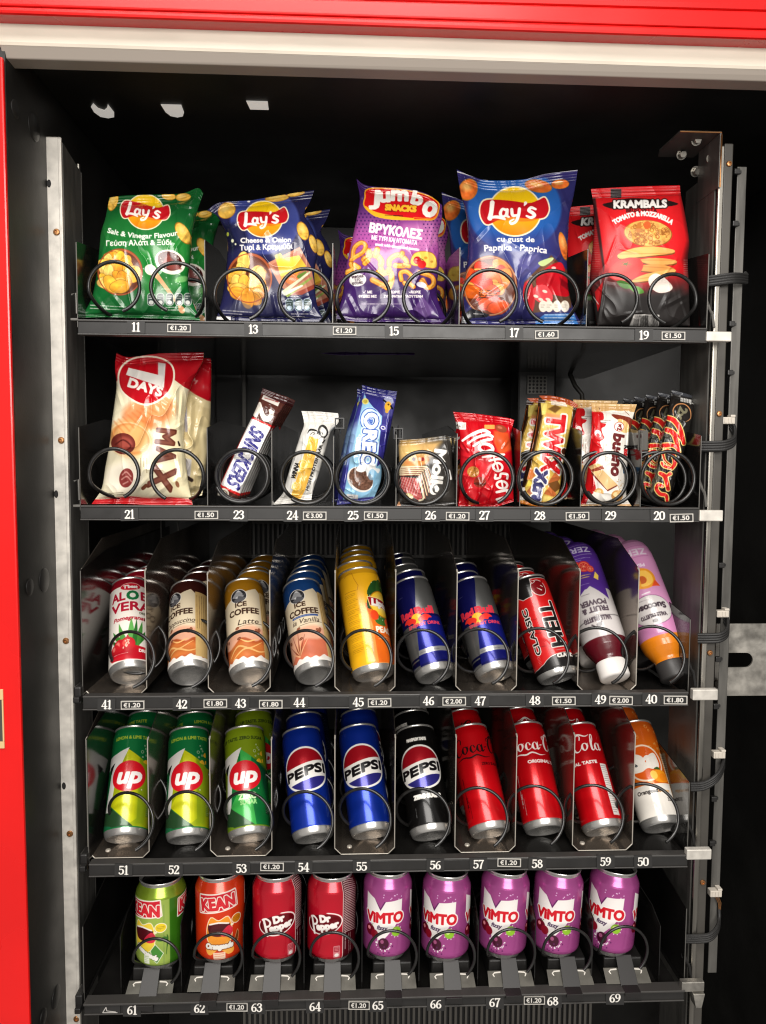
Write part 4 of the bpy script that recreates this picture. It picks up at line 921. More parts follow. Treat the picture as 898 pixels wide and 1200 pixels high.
def pack_malt():
    z = (510,475,8.16); A = Art(150, 40, 800, 1010, 2.2, (198,12,26))
    A.poly([(560,240),(700,260),(740,420),(620,480),(560,360)], (222,84,40), soft=24); A.poly([(250,330),(420,560),(260,620)], (220,40,50), soft=40, alpha=.7)
    A.poly([(280,560),(420,520),(560,640),(520,800),(340,800),(250,720)], (222,44,50), soft=30, alpha=.7); A.poly([(370,960),(430,820),(520,900)], (160,6,20), soft=12); A.poly([(240,960),(280,830),(350,850),(330,960)], (176,8,22), soft=12, alpha=.8)
    A.rect(472,186,570,226,(240,160,80),6); A.ell(630,222,60,34,(152,70,44),20); A.ell(620,212,24,12,(196,110,80),20,soft=8)
    A.rect(214,163,296,232,(238,232,224),4)
    for i, x in enumerate((258,268,278)): A.stroke([(x,180),(x,216)], 4, (90,70,60))
    A.text('4', 236, 210, 24, (90,70,60), 1)
    w = (250,240,232)
    A.stroke([(262,338),(340,285),(455,240),(520,262)], [20,28,34,26], w, smooth=4); A.stroke([(318,362),(400,308),(500,280),(550,300)], [18,26,30,24], w, smooth=4); A.stroke([(366,388),(440,345),(540,322)], [18,26,28], w, smooth=4)
    A.ell(488,410,66,40,w,14,ring=30); A.stroke([(430,455),(540,425)], 20, w)
    A.stroke([(455,495),(560,480),(660,470)], [18,26,20], w, smooth=3); A.stroke([(520,530),(600,512),(680,520)], [20,26,20], w, smooth=3); A.stroke([(560,490),(575,545)], 16, w)
    A.ell(600,590,44,38,w,20,ring=22); A.stroke([(590,560),(606,620)], 16, w)
    A.stroke([(580,665),(575,700),(620,690),(630,655),(690,660),(690,700)], 22, w, smooth=4); A.ell(640,760,50,34,w,8,ring=22); A.stroke([(640,730),(648,790)], 16, w); A.stroke([(590,830),(690,810)], 24, w); A.stroke([(590,900),(680,870),(690,830)], 22, w, smooth=3)
    A.ell(365,636,58,52,(206,142,70),10); 
    r = random.Random(3)
    for i in range(30): A.ell(365+r.uniform(-44,44), 636+r.uniform(-38,38), 4, 4, (150,92,36))
    A.ell(430,735,60,52,(150,52,36)); A.poly([(368,750),(400,735),(460,745),(492,750),(440,770)], (96,34,22), smooth=3)
    A.poly([(320,900),(440,940),(320,960)], (236,110,70), soft=10)
    t = pouch('malt_ball_bag', 'bright red bag of malt balls with white script lettering', 'sweet bag', A, z,
        [(175,66),(230,230),(236,450),(240,700),(220,972)], [(757,140),(722,300),(736,450),(746,700),(752,920)], [(175,66),(350,76),(680,118),(757,140)], [(220,972),(500,984),(752,920)],
        .036, .034, .020, seal=.075, foot=.03, res=.62, group=G2, seed=29, back=(190,12,24),
        creases=[(300,780,420,560,26,2.6),(420,820,540,640,22,2.4),(380,960,430,830,20,2.6),(280,840,340,960,20,2.2),(250,330,330,460,18,2),(500,920,560,760,18,2),(700,330,640,420,20,2)])
    dup(t, (-.014,.045,.000), 'second red malt ball bag whose top pokes out left of the first', (0,.12,-.15))
def bar_caramel():
    z = (600,455,8.27); A = Art(40, 40, 680, 1180, 2.2, (216,178,84))
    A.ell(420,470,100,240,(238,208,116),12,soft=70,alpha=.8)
    A.poly([(230,40),(330,100),(285,330),(215,640),(150,900),(60,1130),(40,1130),(100,800),(200,300)], (48,26,16), soft=22); A.stroke([(262,180),(232,420),(178,650)], 8, (190,96,40), soft=6, alpha=.8); A.stroke([(150,420),(140,520)], 8, (180,60,30), soft=4)
    A.poly([(600,160),(680,180),(640,330),(560,600),(520,900),(450,1140),(440,1140),(490,800),(540,540)], (60,34,18), soft=16)
    A.poly([(240,50),(420,60),(600,110),(680,160),(620,190),(520,150),(300,110)], (182,78,30)); A.poly([(380,120),(520,140),(540,180),(380,160)], (240,226,204), soft=4)
    A.poly([(280,140),(345,140),(330,250),(290,260)], (246,222,120), soft=10); A.poly([(350,200),(420,160),(480,190),(420,240)], (120,84,40), soft=14)
    o = (17,(246,238,224))
    A.text('TWIX', 318, 530, 168, (206,30,36), 12, ang=96.5, width=560, outline=o); A.text('TWIX', 318, 530, 168, (206,30,36), 12, ang=96.5, width=560)
    A.ell(505,612,28,36,(70,34,20)); A.ell(505,612,28,36,(240,232,218),ring=8)
    A.poly([(330,240),(480,260),(480,330),(330,330)], (232,110,100), soft=20, alpha=.45); A.poly([(330,380),(480,400),(470,470),(330,470)], (232,110,100), soft=20, alpha=.45)
    for q, c in (([(350,930),(420,820),(465,870),(440,900)], (196,106,54)), ([(320,1020),(380,940),(425,1030),(400,1045)], (206,112,58)), ([(350,930),(440,900),(470,960),(420,1000)], (120,76,34)), ([(150,880),(180,780),(230,820),(200,870)], (206,120,60)), ([(150,1000),(200,940),(240,1000),(200,1050)], (170,96,48))): A.poly(q, c, grow=6, soft=6)
    A.poly([(130,960),(165,885),(210,935)], (248,222,90)); A.poly([(300,1040),(430,1060),(420,1110),(300,1100)], (246,216,120), soft=14)
    A.text('Xtra', 214, 945, 108, (66,66,116), 11, ang=98, width=320, outline=(13,(244,240,230)))
    A.rect(78,960,128,1085,(236,232,222)); A.lines(92,975,90,3,14,(70,60,50),8,ang=90,seed=4); A.poly([(60,1090),(440,1110),(440,1180),(40,1180)], (224,130,40), soft=16)
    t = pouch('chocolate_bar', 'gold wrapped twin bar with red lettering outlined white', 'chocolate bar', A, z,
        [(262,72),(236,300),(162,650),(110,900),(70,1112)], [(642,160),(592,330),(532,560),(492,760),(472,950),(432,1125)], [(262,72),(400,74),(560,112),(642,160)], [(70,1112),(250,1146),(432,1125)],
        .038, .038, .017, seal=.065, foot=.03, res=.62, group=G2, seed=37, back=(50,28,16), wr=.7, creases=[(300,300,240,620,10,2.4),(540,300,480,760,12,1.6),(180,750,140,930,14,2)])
    dup(t, (-.012,.046,.0), 'second gold twin bar standing in shade behind the front one', (0,0,-.18))
def bar_hazel():
    z = (670,455,8.27); A = Art(40, 100, 680, 1180, 2.2, (236,230,220))
    A.poly([(150,100),(660,100),(650,240),(560,225),(400,215),(200,235)], (212,168,108)); A.poly([(200,150),(640,150),(640,175),(200,172)], (236,198,140), soft=12); A.stroke([(265,185),(275,210)], 5, (90,50,30)); A.stroke([(510,215),(560,262)], 5, (120,70,40))
    A.poly([(160,240),(230,228),(300,235),(312,300),(280,312),(290,335),(332,345),(320,372),(290,390),(300,440),(318,480),(292,505),(272,520),(285,560),(302,610),(262,680),(240,720),(180,760),(200,830),(235,960),(215,1010),(165,1060),(120,1160),(60,1160),(130,760),(185,420)], (200,22,26), smooth=3)
    A.ell(258,440,30,36,(244,238,230),-30); A.ell(256,455,16,20,(206,30,34),-30)
    A.poly([(388,252),(480,262),(590,300),(575,400),(500,330),(420,290)], (130,52,34), smooth=3); A.poly([(450,300),(540,330),(560,420),(480,420)], (224,186,120), smooth=3)
    A.ell(462,372,46,44,(240,232,222)); A.ell(462,372,46,44,(170,60,50),ring=6); A.text('×2', 446, 376, 40, (130,40,36), 4, ang=96)
    A.lines(285,310,90,2,22,(120,110,100),12,seed=3)
    A.text('bueno', 398, 640, 96, (104,34,34), 8.5, ang=94, width=400, shear=.12)
    A.text('K', 512, 572, 42, (30,28,28), 4, ang=96); A.text('inder', 508, 640, 38, (206,36,40), 4, ang=96, width=100)
    A.lines(335,540,160,2,22,(150,130,110),9,ang=92,seed=5)
    A.poly([(500,770),(540,760),(535,830),(500,825)], (66,116,160)); A.stroke([(505,780),(525,815)], 8, (240,240,240))
    A.poly([(165,770),(300,740),(315,780),(205,815)], (150,66,40)); A.poly([(160,760),(240,725),(300,745),(190,790)], (232,190,130)); A.poly([(200,810),(300,790),(400,890),(445,935),(345,990)], (236,196,136)); A.poly([(195,808),(345,985),(445,935),(440,950),(350,1000),(190,830)], (126,48,32))
    A.ell(265,1010,46,42,(222,170,100)); A.ell(262,1002,22,20,(246,220,170)); A.ell(440,1042,56,54,(206,150,84)); A.ell(430,1030,26,24,(240,206,150)); A.ell(470,1010,30,22,(226,180,116)); A.poly([(205,1000),(370,1040),(370,1100),(260,1080)], (244,238,228))
    r = random.Random(8)
    for i in range(18): A.ell(r.uniform(440,530), r.uniform(880,980), 5, 4, (200,160,110))
    A.poly([(40,1125),(600,1122),(600,1180),(40,1180)], (222,180,130))
    t = pouch('chocolate_bar', 'white and red hazelnut bar with brown lettering and golden crimped end', 'chocolate bar', A, z,
        [(190,142),(194,300),(160,700),(120,1000),(80,1142)], [(632,156),(592,300),(548,600),(536,900),(532,1050),(582,1142)], [(190,142),(400,150),(632,156)], [(80,1142),(330,1134),(582,1142)],
        .038, .036, .018, seal=.085, foot=.03, res=.62, group=G2, seed=43, back=(200,30,30), wr=.6, creases=[(560,300,530,700,12,2),(210,250,170,700,10,1.4)])
    dup(t, (-.016,.035,.007), 'second hazelnut bar raised slightly behind the white and red one', (0,0,-.05))
def bar_black():
    z = (740,450,8.0); A = Art(120, 30, 680, 1150, 2.2, (34,31,29))
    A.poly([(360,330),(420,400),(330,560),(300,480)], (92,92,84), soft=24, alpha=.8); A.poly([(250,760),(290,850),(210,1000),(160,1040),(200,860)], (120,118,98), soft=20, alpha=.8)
    A.poly([(380,40),(660,120),(640,150),(380,90)], (70,72,78), soft=8)
    for i in range(7): A.rect(462+i*15, 128+i*3, 473+i*15, 164+i*3, (232,230,224))
    A.rect(548,150,562,190,(232,230,224)); A.stroke([(570,180),(600,190)], 10, (220,218,212))
    A.stroke([(398,300),(392,240),(430,192),(500,190),(550,240),(555,320),(510,355)], [3,8,10,9,9,7,3], (216,150,96), smooth=4)
    A.text('2x', 438, 262, 74, (120,116,92), 6, ang=112, width=110)
    S = [([(342,318),(400,342),(455,420),(492,555)], [52,58,56,46]), ([(492,545),(420,470),(330,430)], [30,36,54]), ([(332,432),(400,470),(445,635)], [54,56,44]), ([(445,625),(390,575),(298,578)], [28,44,54]),
         ([(298,640),(345,628),(392,668),(408,740),(380,790)], [44,46,46,46,40]), ([(380,790),(310,770),(286,740)], [34,38,34]), ([(298,660),(318,720),(370,760)], [30,26,22]),
         ([(270,838),(318,872),(345,985)], [44,52,46]), ([(322,865),(365,842)], [34,42]),
         ([(290,955),(250,945),(236,985),(270,1030),(325,1045),(335,1095)], [42,42,44,46,44,38])]
    for P, w in S: A.stroke(P, np.array(w)+4, (236,206,120), smooth=4)
    for P, w in S: A.stroke(P, np.array(w)-13, (212,34,30), smooth=4)
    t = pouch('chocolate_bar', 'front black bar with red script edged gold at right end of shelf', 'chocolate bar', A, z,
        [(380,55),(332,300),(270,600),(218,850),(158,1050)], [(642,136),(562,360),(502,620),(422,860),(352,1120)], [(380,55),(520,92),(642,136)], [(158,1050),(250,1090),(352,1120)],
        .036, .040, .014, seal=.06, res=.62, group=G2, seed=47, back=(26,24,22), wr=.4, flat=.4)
    for i in range(4): dup(t, (-.0042*(i+1), .034*(i+1), .0), ['second', 'third', 'fourth', 'rearmost'][i] + ' black bar receding behind the one with red script', (0,0,0))
def build_packs():
    for f in (bag_green, bag_onion, bag_purple, bag_paprika, bag_bruschetta, bag_croissant, bar_peanut, bar_protein, bar_cookie, pack_wafer, pack_malt, bar_caramel, bar_hazel, bar_black): f()
G3 = 'cans and bottles on the third shelf'; G4 = 'tall cans on the fourth shelf'; G5 = 'short cans on the bottom shelf'
def xz(z, c, hw, R=28.6):
    return R*math.asin(max(-.98, min(.98, (z-c)/hw)))
def small_print(A, x0, y0, w, n, dy, col, h=1.0, seed=1, alpha=.8): A.lines(x0, y0, w, n, -dy, col, h, seed=seed, alpha=alpha)
def art_aloe():
    A = can_art(SLEEK, (236,228,218))
    A.rect(-95,129,95,150,(140,16,32)); A.rect(-95,0,95,9,(200,196,190),metal=.9)
    A.ell(0,127,14,6.2,(200,22,44)); A.ell(0,127,14,6.2,(238,200,190),ring=.8); A.text("T'best", 0, 124.6, 5, WHT, .5, width=19)
    for dx in (0, 88):
        A.text('AL', -18+dx, 105.5, 13.5, (176,24,50), 0.75, width=21); A.text('O', 3+dx, 105.5, 13.5, (30,112,62), 1.2, width=15); A.ell(3+dx,112,2.4,3.4,(226,236,220),ring=.8); A.text('E', 19.5+dx, 105.5, 13.5, (176,24,50), 0.75, width=9)
        A.text('VERA', 0+dx, 87.5, 13.5, (176,24,50), 0.75, width=58)
        if dx == 0: A.text('DRINK', 20, 81.5, 3.6, (90,90,70), .25)
        A.text('Pomegranate', 0+dx, 72, 6.2, (176,30,50), 0.33, shear=.25, width=50)
        for bx, by, tx, ty, w, c in ((0,25,-26,58,9,(60,132,52)),(0,25,26,62,9,(52,122,46)),(-4,25,-16,68,9,(86,156,70)),(5,25,16,70,9,(70,140,58)),(0,25,1,74,11,(96,168,80)),(3,25,8,72,7,(44,110,44)),(-6,25,-28,46,7,(40,100,44))):
            A.stroke([(bx+dx,by),((bx*.3+tx*.7)+dx,(by*.4+ty*.6)),(tx+dx,ty)], [w,w*.72,.5], c, smooth=5)
        A.poly([(-28+dx,12),(28+dx,12),(28+dx,28),(14+dx,30),(-8+dx,33),(-28+dx,30)], (190,20,36), smooth=3)
        for q, R in (((-15,33),9),((-4,34),10),((-22,29),7)): A.ell(q[0]+dx,q[1],R,R*1.05,(198,30,40)); A.ell(q[0]-R*.3+dx,q[1]+R*.2,R*.35,R*.5,(236,120,110),soft=2); 
        A.stroke([(-4+dx,43),(-4+dx,47)],[5,1.5],(196,36,40)); A.ell(-6+dx,36,4,6,(226,80,70)); 
        r = random.Random(2)
        for i in range(14): A.ell(-6+dx+r.uniform(-4,4),34+r.uniform(-6,6),.9,1.3,(240,190,170))
        small_print(A, -24+dx, 20, 34, 1, 3, (240,220,210), 1.6, seed=3); A.text('DRINK', 20+dx, 21.5, 4.2, (246,236,226), .4)
    A.ell(34,64,5,5.5,(200,205,190),ring=1); small_print(A, 31, 54, 8, 6, 2, (110,110,110)); A.rect(40,20,50,120,(224,214,204)); small_print(A,41,116,8,40,2.3,(120,60,66))
    return A
def art_coffee(top, line, txt, bean):
    A = can_art(SLEEK, (224,208,178))
    A.poly([(-95,150),(-95,108),(-60,124),(-36,106),(17,126),(36,104),(60,124),(95,108),(95,150)], top)
    A.ell(-8.5,114,12.2,11.6,(236,230,220)); A.ell(-8.5,114,11.2,10.6,(46,46,50))
    for P, c in (([(-18,113),(-12,121),(-4,120),(0,113),(-6,109)],(150,150,152)),([(-16,108),(-8,114),(2,110),(-2,105),(-10,104)],(96,96,100)),([(-12,121),(-8,124),(-4,120)],(200,200,200)),([(-3,116),(2,117),(0,112)],(70,70,74)),([(-14,112),(-9,114),(-10,110)],(206,206,206))): A.poly(P, c)
    A.text('ICE', -6, 96.5, 7, (74,52,40), .45, width=16); A.text('COFFEE', -3, 83.5, 8.8, (66,44,34), .55, width=44)
    if txt == 'V':
        A.rect(-21,78.5,18,81.8,(60,84,140),1); small_print(A,-18,80.2,32,1,2,(220,224,236),1.2,seed=5)
        A.text('ia Vanilla', -2, 69, 7.6, (60,44,36), .08, shear=.3, width=40); A.stroke([(-12,65.5),(22,69)], .7, (90,70,56)); A.text('S', 36, 66, 8, (90,70,56), 0.18, shear=.3)
    elif txt == 'L':
        A.text('Latte', 2, 66.5, 8.2, (60,44,36), .08, shear=.3, width=29); A.stroke([(-16,63),(24,67)], .7, (90,70,56))
    else:
        A.text('Cappuccino', -2, 69, 7.2, (60,44,36), .08, shear=.3, width=48); A.stroke([(-16,65),(22,68)], .7, (90,70,56))
    A.poly([(-95,14),(-95,54),(-60,60),(-30,56),(0,64),(24,60),(50,62),(95,54),(95,14)], (226,168,138), smooth=3, soft=6)
    if txt == 'V':
        A.poly([(-40,16),(-10,42),(10,40),(40,46),(95,30),(95,12),(-95,12),(-95,26)], (206,112,82), smooth=3, soft=4)
        for a in range(9): t = math.radians(38+a*15); A.stroke([(-18,20),(-18+20*math.cos(t),20+38*math.sin(t))], [2.4,.5], (150,74,50) if a % 2 else (238,176,130))
    else:
        A.poly([(-95,14),(-95,34),(-50,40),(-26,34),(-8,46),(10,38),(24,44),(50,34),(95,42),(95,14)], (176,84,42), smooth=4, soft=2)
        A.poly([(-30,16),(-30,30),(-10,40),(6,34),(22,36),(28,18)], (206,116,56), smooth=4, soft=6)
        for q in ([(-28,22),(-14,34),(2,28),(20,38)], [(-24,16),(-4,28),(14,22),(30,28)], [(-10,44),(0,38),(14,42)]): A.stroke(q, [1,2.6,2,.6], (242,186,116), smooth=5)
    r = random.Random(7)
    for i in range(26):
        x, y, a = r.uniform(-90,90), r.uniform(44,66), r.uniform(0,180)
        A.ell(x,y,3.1,2.1,(126,66,44),a); A.stroke([(x-2*math.cos(math.radians(a)),y-2*math.sin(math.radians(a))),(x+2*math.cos(math.radians(a)),y+2*math.sin(math.radians(a)))], .5, (210,150,116))
    A.poly([(-95,0),(-95,16)] + [(-95+i*4, 15+1.8*math.sin(i*2.1)+1.2*math.sin(i*.7)) for i in range(48)] + [(95,0)], (236,230,222), smooth=2)
    A.rect(23,14,44,122,(206,172,112)); 
    for i in range(5): A.lines(25.5+i*3.6, 116, 96, 1, 3, (120,92,56), 1.3, ang=-90, seed=i+3)
    return A
def art_tea():
    A = can_art(SLEEK, (238,176,26))
    A.rect(-95,136,95,150,(206,150,24)); A.poly([(2,0),(8,60),(4,92),(30,80),(60,92),(56,40),(70,0)], (232,106,26), smooth=3); A.rect(-95,0,95,9,(232,196,120))
    A.rect(-7,10,3,78,(250,210,40)); A.poly([(3,10),(9,10),(9,60),(5,78)], (246,150,60))
    A.stroke([(-22,134),(-10,139),(-6,128),(-2,118)], .5, (150,90,20), smooth=4); A.stroke([(-2,118),(-4,112),(-24,112)], .5, (150,90,20))
    for i in range(11): small_print(A, -25, 108-i*7.6, 17+3*(i % 2), 3, 2, (140,96,24), .9, seed=i)
    for i in range(3): small_print(A, 1.5-i*3, 86, 1.2, 26, 2.4, (150,100,24), 1, seed=i+30)
    for c_, P in (((36,80,34),[(8,104),(20,124),(38,122),(44,106),(26,100)]),((52,100,40),[(24,108),(30,128),(50,120),(48,104)]),((28,70,34),[(6,84),(10,104),(22,104),(20,86)]),((60,110,44),[(14,64),(16,80),(36,82),(40,70),(28,60)])):
        A.poly(P, c_, smooth=4)
    r = random.Random(4)
    for i in range(30): A.ell(r.uniform(10,44), r.uniform(62,126), .7,.7,(210,226,190))
    A.ell(31,91,22.5,19.5,(186,120,20)); A.ell(31,91,21,18,(246,196,50)); A.ell(31,91,15,12,(252,222,110),soft=10)
    A.poly([(8,100),(52,94),(54,82),(10,88)], (156,18,30), outline=(1,(250,226,150))); A.text('Lipton', 31, 86.5, 8.6, WHT, 1.0, ang=-7, width=37)
    A.ell(14,74,6,7,(226,70,30)); A.ell(38,66,8,6,(236,90,40)); A.text('PEACH', 30, 50, 8, (248,238,220), 0.54, width=34); small_print(A,14,44,32,2,3,(250,220,190),1.4)
    return A
def art_energy():
    A = can_art(SLEEK, (24,26,98), .55); sil = (168,168,166)
    A.poly([(9,150),(9,140),(-4,84),(95,84),(95,150)], sil, metal=.85); A.poly([(-95,72),(-6,72),(-18,10),(-95,10)], sil, metal=.85)
    A.poly([(-5,80),(95,80),(95,24),(-15,24)], (24,34,140), metal=.5); A.rect(-95,0,95,10,(210,208,204),metal=.9)
    A.poly([(-95,25),(-15,25),(-15.5,22),(-95,22)], (24,26,98)); A.poly([(-14,33),(95,33),(95,26),(-15.5,26)], (196,196,196),metal=.7); A.poly([(-95,20),(95,20),(95,13),(-95,13)], (24,26,98)); A.poly([(-16,26),(95,26),(95,13),(-18,13)], (26,30,124))
    small_print(A,-12,29,50,1,3,(120,120,130),1.3)
    A.text('Red', -18.5, 84.5, 10.5, (226,52,70), 1.14, width=22, metal=0); A.text('Bull', 10, 84.5, 10.5, (226,52,70), 1.14, width=27, metal=0)
    A.ell(-4,78,8.5,8.5,(246,190,50),metal=0)
    for sg in (-1,1):
        A.poly([(-4+sg*1.5,77),(-4+sg*6,81),(-4+sg*13,83),(-4+sg*19,81),(-4+sg*22,77),(-4+sg*17,76.5),(-4+sg*14,73),(-4+sg*9,74),(-4+sg*4,72)], (226,50,40), smooth=3, metal=0)
    A.text('ENERGY DRINK', 6, 67, 4.6, (226,60,80), 0.33, width=50, metal=0)
    small_print(A,-26,118,18,1,2,(150,150,190),1.1)
    return A
def art_redblack():
    A = can_art(SLEEK, (210,26,26), .15)
    A.poly([(-95,150),(-95,118),(-22,120),(-12,112),(2,114),(6,140),(30,140),(95,136),(95,150)], (24,22,22), metal=0, outline=(.8,(226,220,214)))
    A.poly([(-95,0),(-95,14),(-24,15),(0,25),(30,27),(60,18),(95,14),(95,0)], (24,22,22), metal=.3, smooth=3, outline=(.8,(226,220,214)))
    for q in ([(-20,84),(-4,80),(6,86)], [(-22,64),(-2,60),(10,66)], [(-22,44),(4,40)]): A.stroke(q, .5, (110,10,14))
    A.ell(15,124,11,12,(130,14,20),18); A.ell(15,124,11,12,(232,226,218),18,ring=1.0); A.poly([(8,132),(6,138),(12,134)], (150,16,20), outline=(.7,WHT)); A.poly([(20,132),(26,136),(23,129)], (150,16,20)); A.stroke([(12,124),(18,120)], [.5,2], (240,220,210)); A.stroke([(19,127),(22,125)], 1.2, (240,220,210))
    for s_ in (1,0):
        A.text('HELL', 28, 70, 21, (22,20,20), 1.32, ang=90, width=64, outline=(1.3,(232,226,218)) if s_ else None, metal=0)
    A.text('CLASSIC', -11.5, 66, 8, (30,22,22), 0.42, ang=90, width=66, outline=(1.1,(236,230,222)), metal=0)
    A.text('CLASSIC', 22, 22, 4.6, WHT, .7, width=27, metal=0); small_print(A,10,32,26,1,2,(240,220,216),1.6)
    A.ell(-28,126,0.1,0.1,WHT); A.stroke([(-22,129),(-16,130)], 2, WHT)
    small_print(A,-20,30,5,6,2,(240,190,190),.9)
    return A
BOT = dict(R=31.0, H=214.0)
def bottle_prof(): return [(25,19.5),(27,19.6),(30,20.5),(36,24),(44,28.2),(52,30.2),(60,31),(84,31),(86,30.5),(88,31),(150,31),(172,30.8),(186,30),(196,28.2),(204,25),(210,20),(213,14)]
def art_bottle(kind):
    A = Art(-PI*31, 0, PI*31, 216, .6, (80,44,136) if kind == 'p' else (206,142,184), down=False)
    if kind == 'p':
        A.rect(-98,0,98,56,(92,16,28)); A.rect(-98,53,98,126,(204,198,196)); A.poly([(-98,126),(-30,124),(-20,112),(6,130),(30,112),(98,126),(98,112),(-98,112)], (204,198,196))
        A.poly([(-30,140),(-30,112),(-24,110),(4,131),(30,108),(30,140)], (80,44,136))
        A.stroke([(-40,78),(40,84)], 1.6, (120,116,116)); A.text('VALLE FRUITTO', 2, 83, 7, (74,60,70), 0.42, ang=180, width=40); A.stroke([(-8,72),(0,66),(6,74)], [2,1,2], (70,60,66), smooth=4); A.ell(2,70,4,3,(110,104,106))
        A.text('FRUIT &', 3, 97.5, 7.6, (80,66,76), 0.54, ang=180, width=38); A.text('POWER', 3, 108, 7.6, (80,66,76), 0.54, ang=180, width=38); A.lines(-10,118,22,1,3,(120,110,116),1.6)
        A.text('ZERO', 2, 196, 9.5, (206,196,226), 0.42, ang=180, width=46); A.stroke([(-24,180),(26,183)], .6, (206,196,226)); A.stroke([(-20,199),(24,201)], .5, (206,196,226)); A.lines(-16,176,36,2,-3,(190,180,214),1.5)
        for x, y, R in ((-6,164,9),(6,162,9.5),(-14,158,6),(14,157,6)): A.ell(x,y,R,R*.95,(196,46,40)); A.ell(x,y,R*.8,R*.76,(226,110,80)); A.ell(x,y,R*.62,R*.6,(186,34,36)); [A.stroke([(x,y),(x+R*.6*math.cos(t),y+R*.6*math.sin(t))],.7,(236,160,120)) for t in np.linspace(0,6.28,8)[:-1]]
        A.lines(-14,148,26,2,-3.5,(226,196,90),2,seed=4); A.poly([(15,142),(20,152),(24,146),(21,138)], (240,206,90)); A.lines(-20,134,44,1,3,(190,176,214),1.6,seed=8)
    else:
        A.rect(-98,0,98,60,(226,130,24)); A.rect(-98,57,98,90,(204,132,178)); A.ell(2,94,30,22,(206,200,198)); A.ell(2,94,30,22,(120,70,110),ring=.8)
        A.text('Succoso', 2, 103, 8.6, (58,46,54), 0.66, ang=180, width=44); A.text('VALLE FRUITTO', 2, 88.5, 5.4, (58,46,54), 0.36, ang=180, width=38); A.ell(2,78,4,3,(96,90,92)); A.lines(-16,110,34,1,3,(110,100,106),1.5); A.stroke([(-3,119),(8,120)], 2, (236,220,230))
        A.ell(6,142,18,16,(232,150,40)); A.ell(6,142,14,12.5,(248,194,84)); A.ell(4,140,6,6,(200,96,40)); A.poly([(14,128),(22,138),(28,128)], (222,80,36)); A.ell(-8,138,9,12,(240,166,60))
        A.text('PEACH', 2, 165, 4.5, (238,220,234), 0.3, ang=180, width=26); A.text('ZERO', 2, 190, 10, (226,206,222), 0.42, ang=180, width=48); A.stroke([(-28,174),(28,178)], .6, (170,90,146)); A.stroke([(-22,194),(26,196)], .6, (160,84,138))
    return A
def art_lime(zero):
    A = can_art(SLEEK, (128,152,22) if zero else (18,116,60), .25); L = (196,204,24); Gd = (20,92,46)
    if not zero:
        A.poly([(-7,112),(28,88),(70,88),(70,10),(6,10),(-28,40),(-28,104)], (172,184,20), metal=.25); A.poly([(-7,112),(10,100),(12,20),(4,14),(-26,38),(-10,60)], (206,208,22), metal=.2); A.poly([(10,100),(28,88),(32,60),(24,12),(10,12)], (120,150,28), soft=6, alpha=.6)
    else:
        A.poly([(-7,112),(28,84),(70,84),(70,10),(4,10),(-28,40)], (20,124,60), metal=.3); A.poly([(-7,112),(8,100),(4,60),(10,10),(2,10),(-26,36),(-8,60)], (60,176,76), metal=.2); A.poly([(14,96),(34,84),(34,40),(24,60)], (12,80,48), soft=6)
    A.poly([(-95,40),(-28,38),(8,10),(-95,10)], (40,74,42), metal=.3); A.poly([(-95,10),(-95,30),(-24,12),(-20,10)], (30,110,70) if not zero else (110,150,30))
    A.poly([(-40,104),(-24,107),(-5,114),(-12,97),(-21,72),(-25,38),(-29,30),(-38,32),(-33,60),(-31,80),(-27,92),(-40,86)], (216,212,206), metal=0, smooth=0)
    A.poly([(-36,90),(-25,95),(-31,80)], (30,34,30))
    A.ell(-3,75,24,20.5,(206,20,34),metal=0); A.text('up', -3, 66, 20, (246,240,236), 1.5, shear=.22, width=31, metal=0)
    A.ell(16,57,.9,.9,(230,230,220))
    if not zero:
        A.text('LEMON & LIME TASTE', 0, 126, 4.2, (170,186,50), 0.24, width=56, metal=0)
        for k in (-74,74): A.text('LEMON & LIME TASTE', k, 126, 4.2, (170,186,50), 0.24, width=56)
    else:
        A.text('UP TASTE. ZERO SUGAR', -4, 125, 4.2, (50,66,20), 0.3, width=62, metal=0); A.text('ZERO', 0, 44, 7.5, (214,240,190), 0.66, width=24, metal=0); A.text('SUGAR', 1, 37, 5.5, (160,220,140), 0.42, width=22, metal=0)
    for x, y, R in ((13,108,1.8),(18,113,1.1),(16,117,.8),(19,104,1.0),(14,101,.9),(20,110,.9)): A.ell(x,y,R,R,(210,226,190),ring=.6)
    for P in ([(21,104),(25,109),(26,102)], [(15,94),(20,98),(24,92)], [(24,96),(27,98),(27,92)]): A.poly(P, (222,170,40), smooth=4, metal=0)
    A.rect(26,24,34,40,(30,80,50) if zero else (120,150,30)); small_print(A,26.5,38,7,6,2.4,(220,230,200),1)
    A.rect(40,20,62,120,(20,80,46) if not zero else (90,120,26)); small_print(A,42,116,18,34,2.8,(200,214,180),1)
    return A
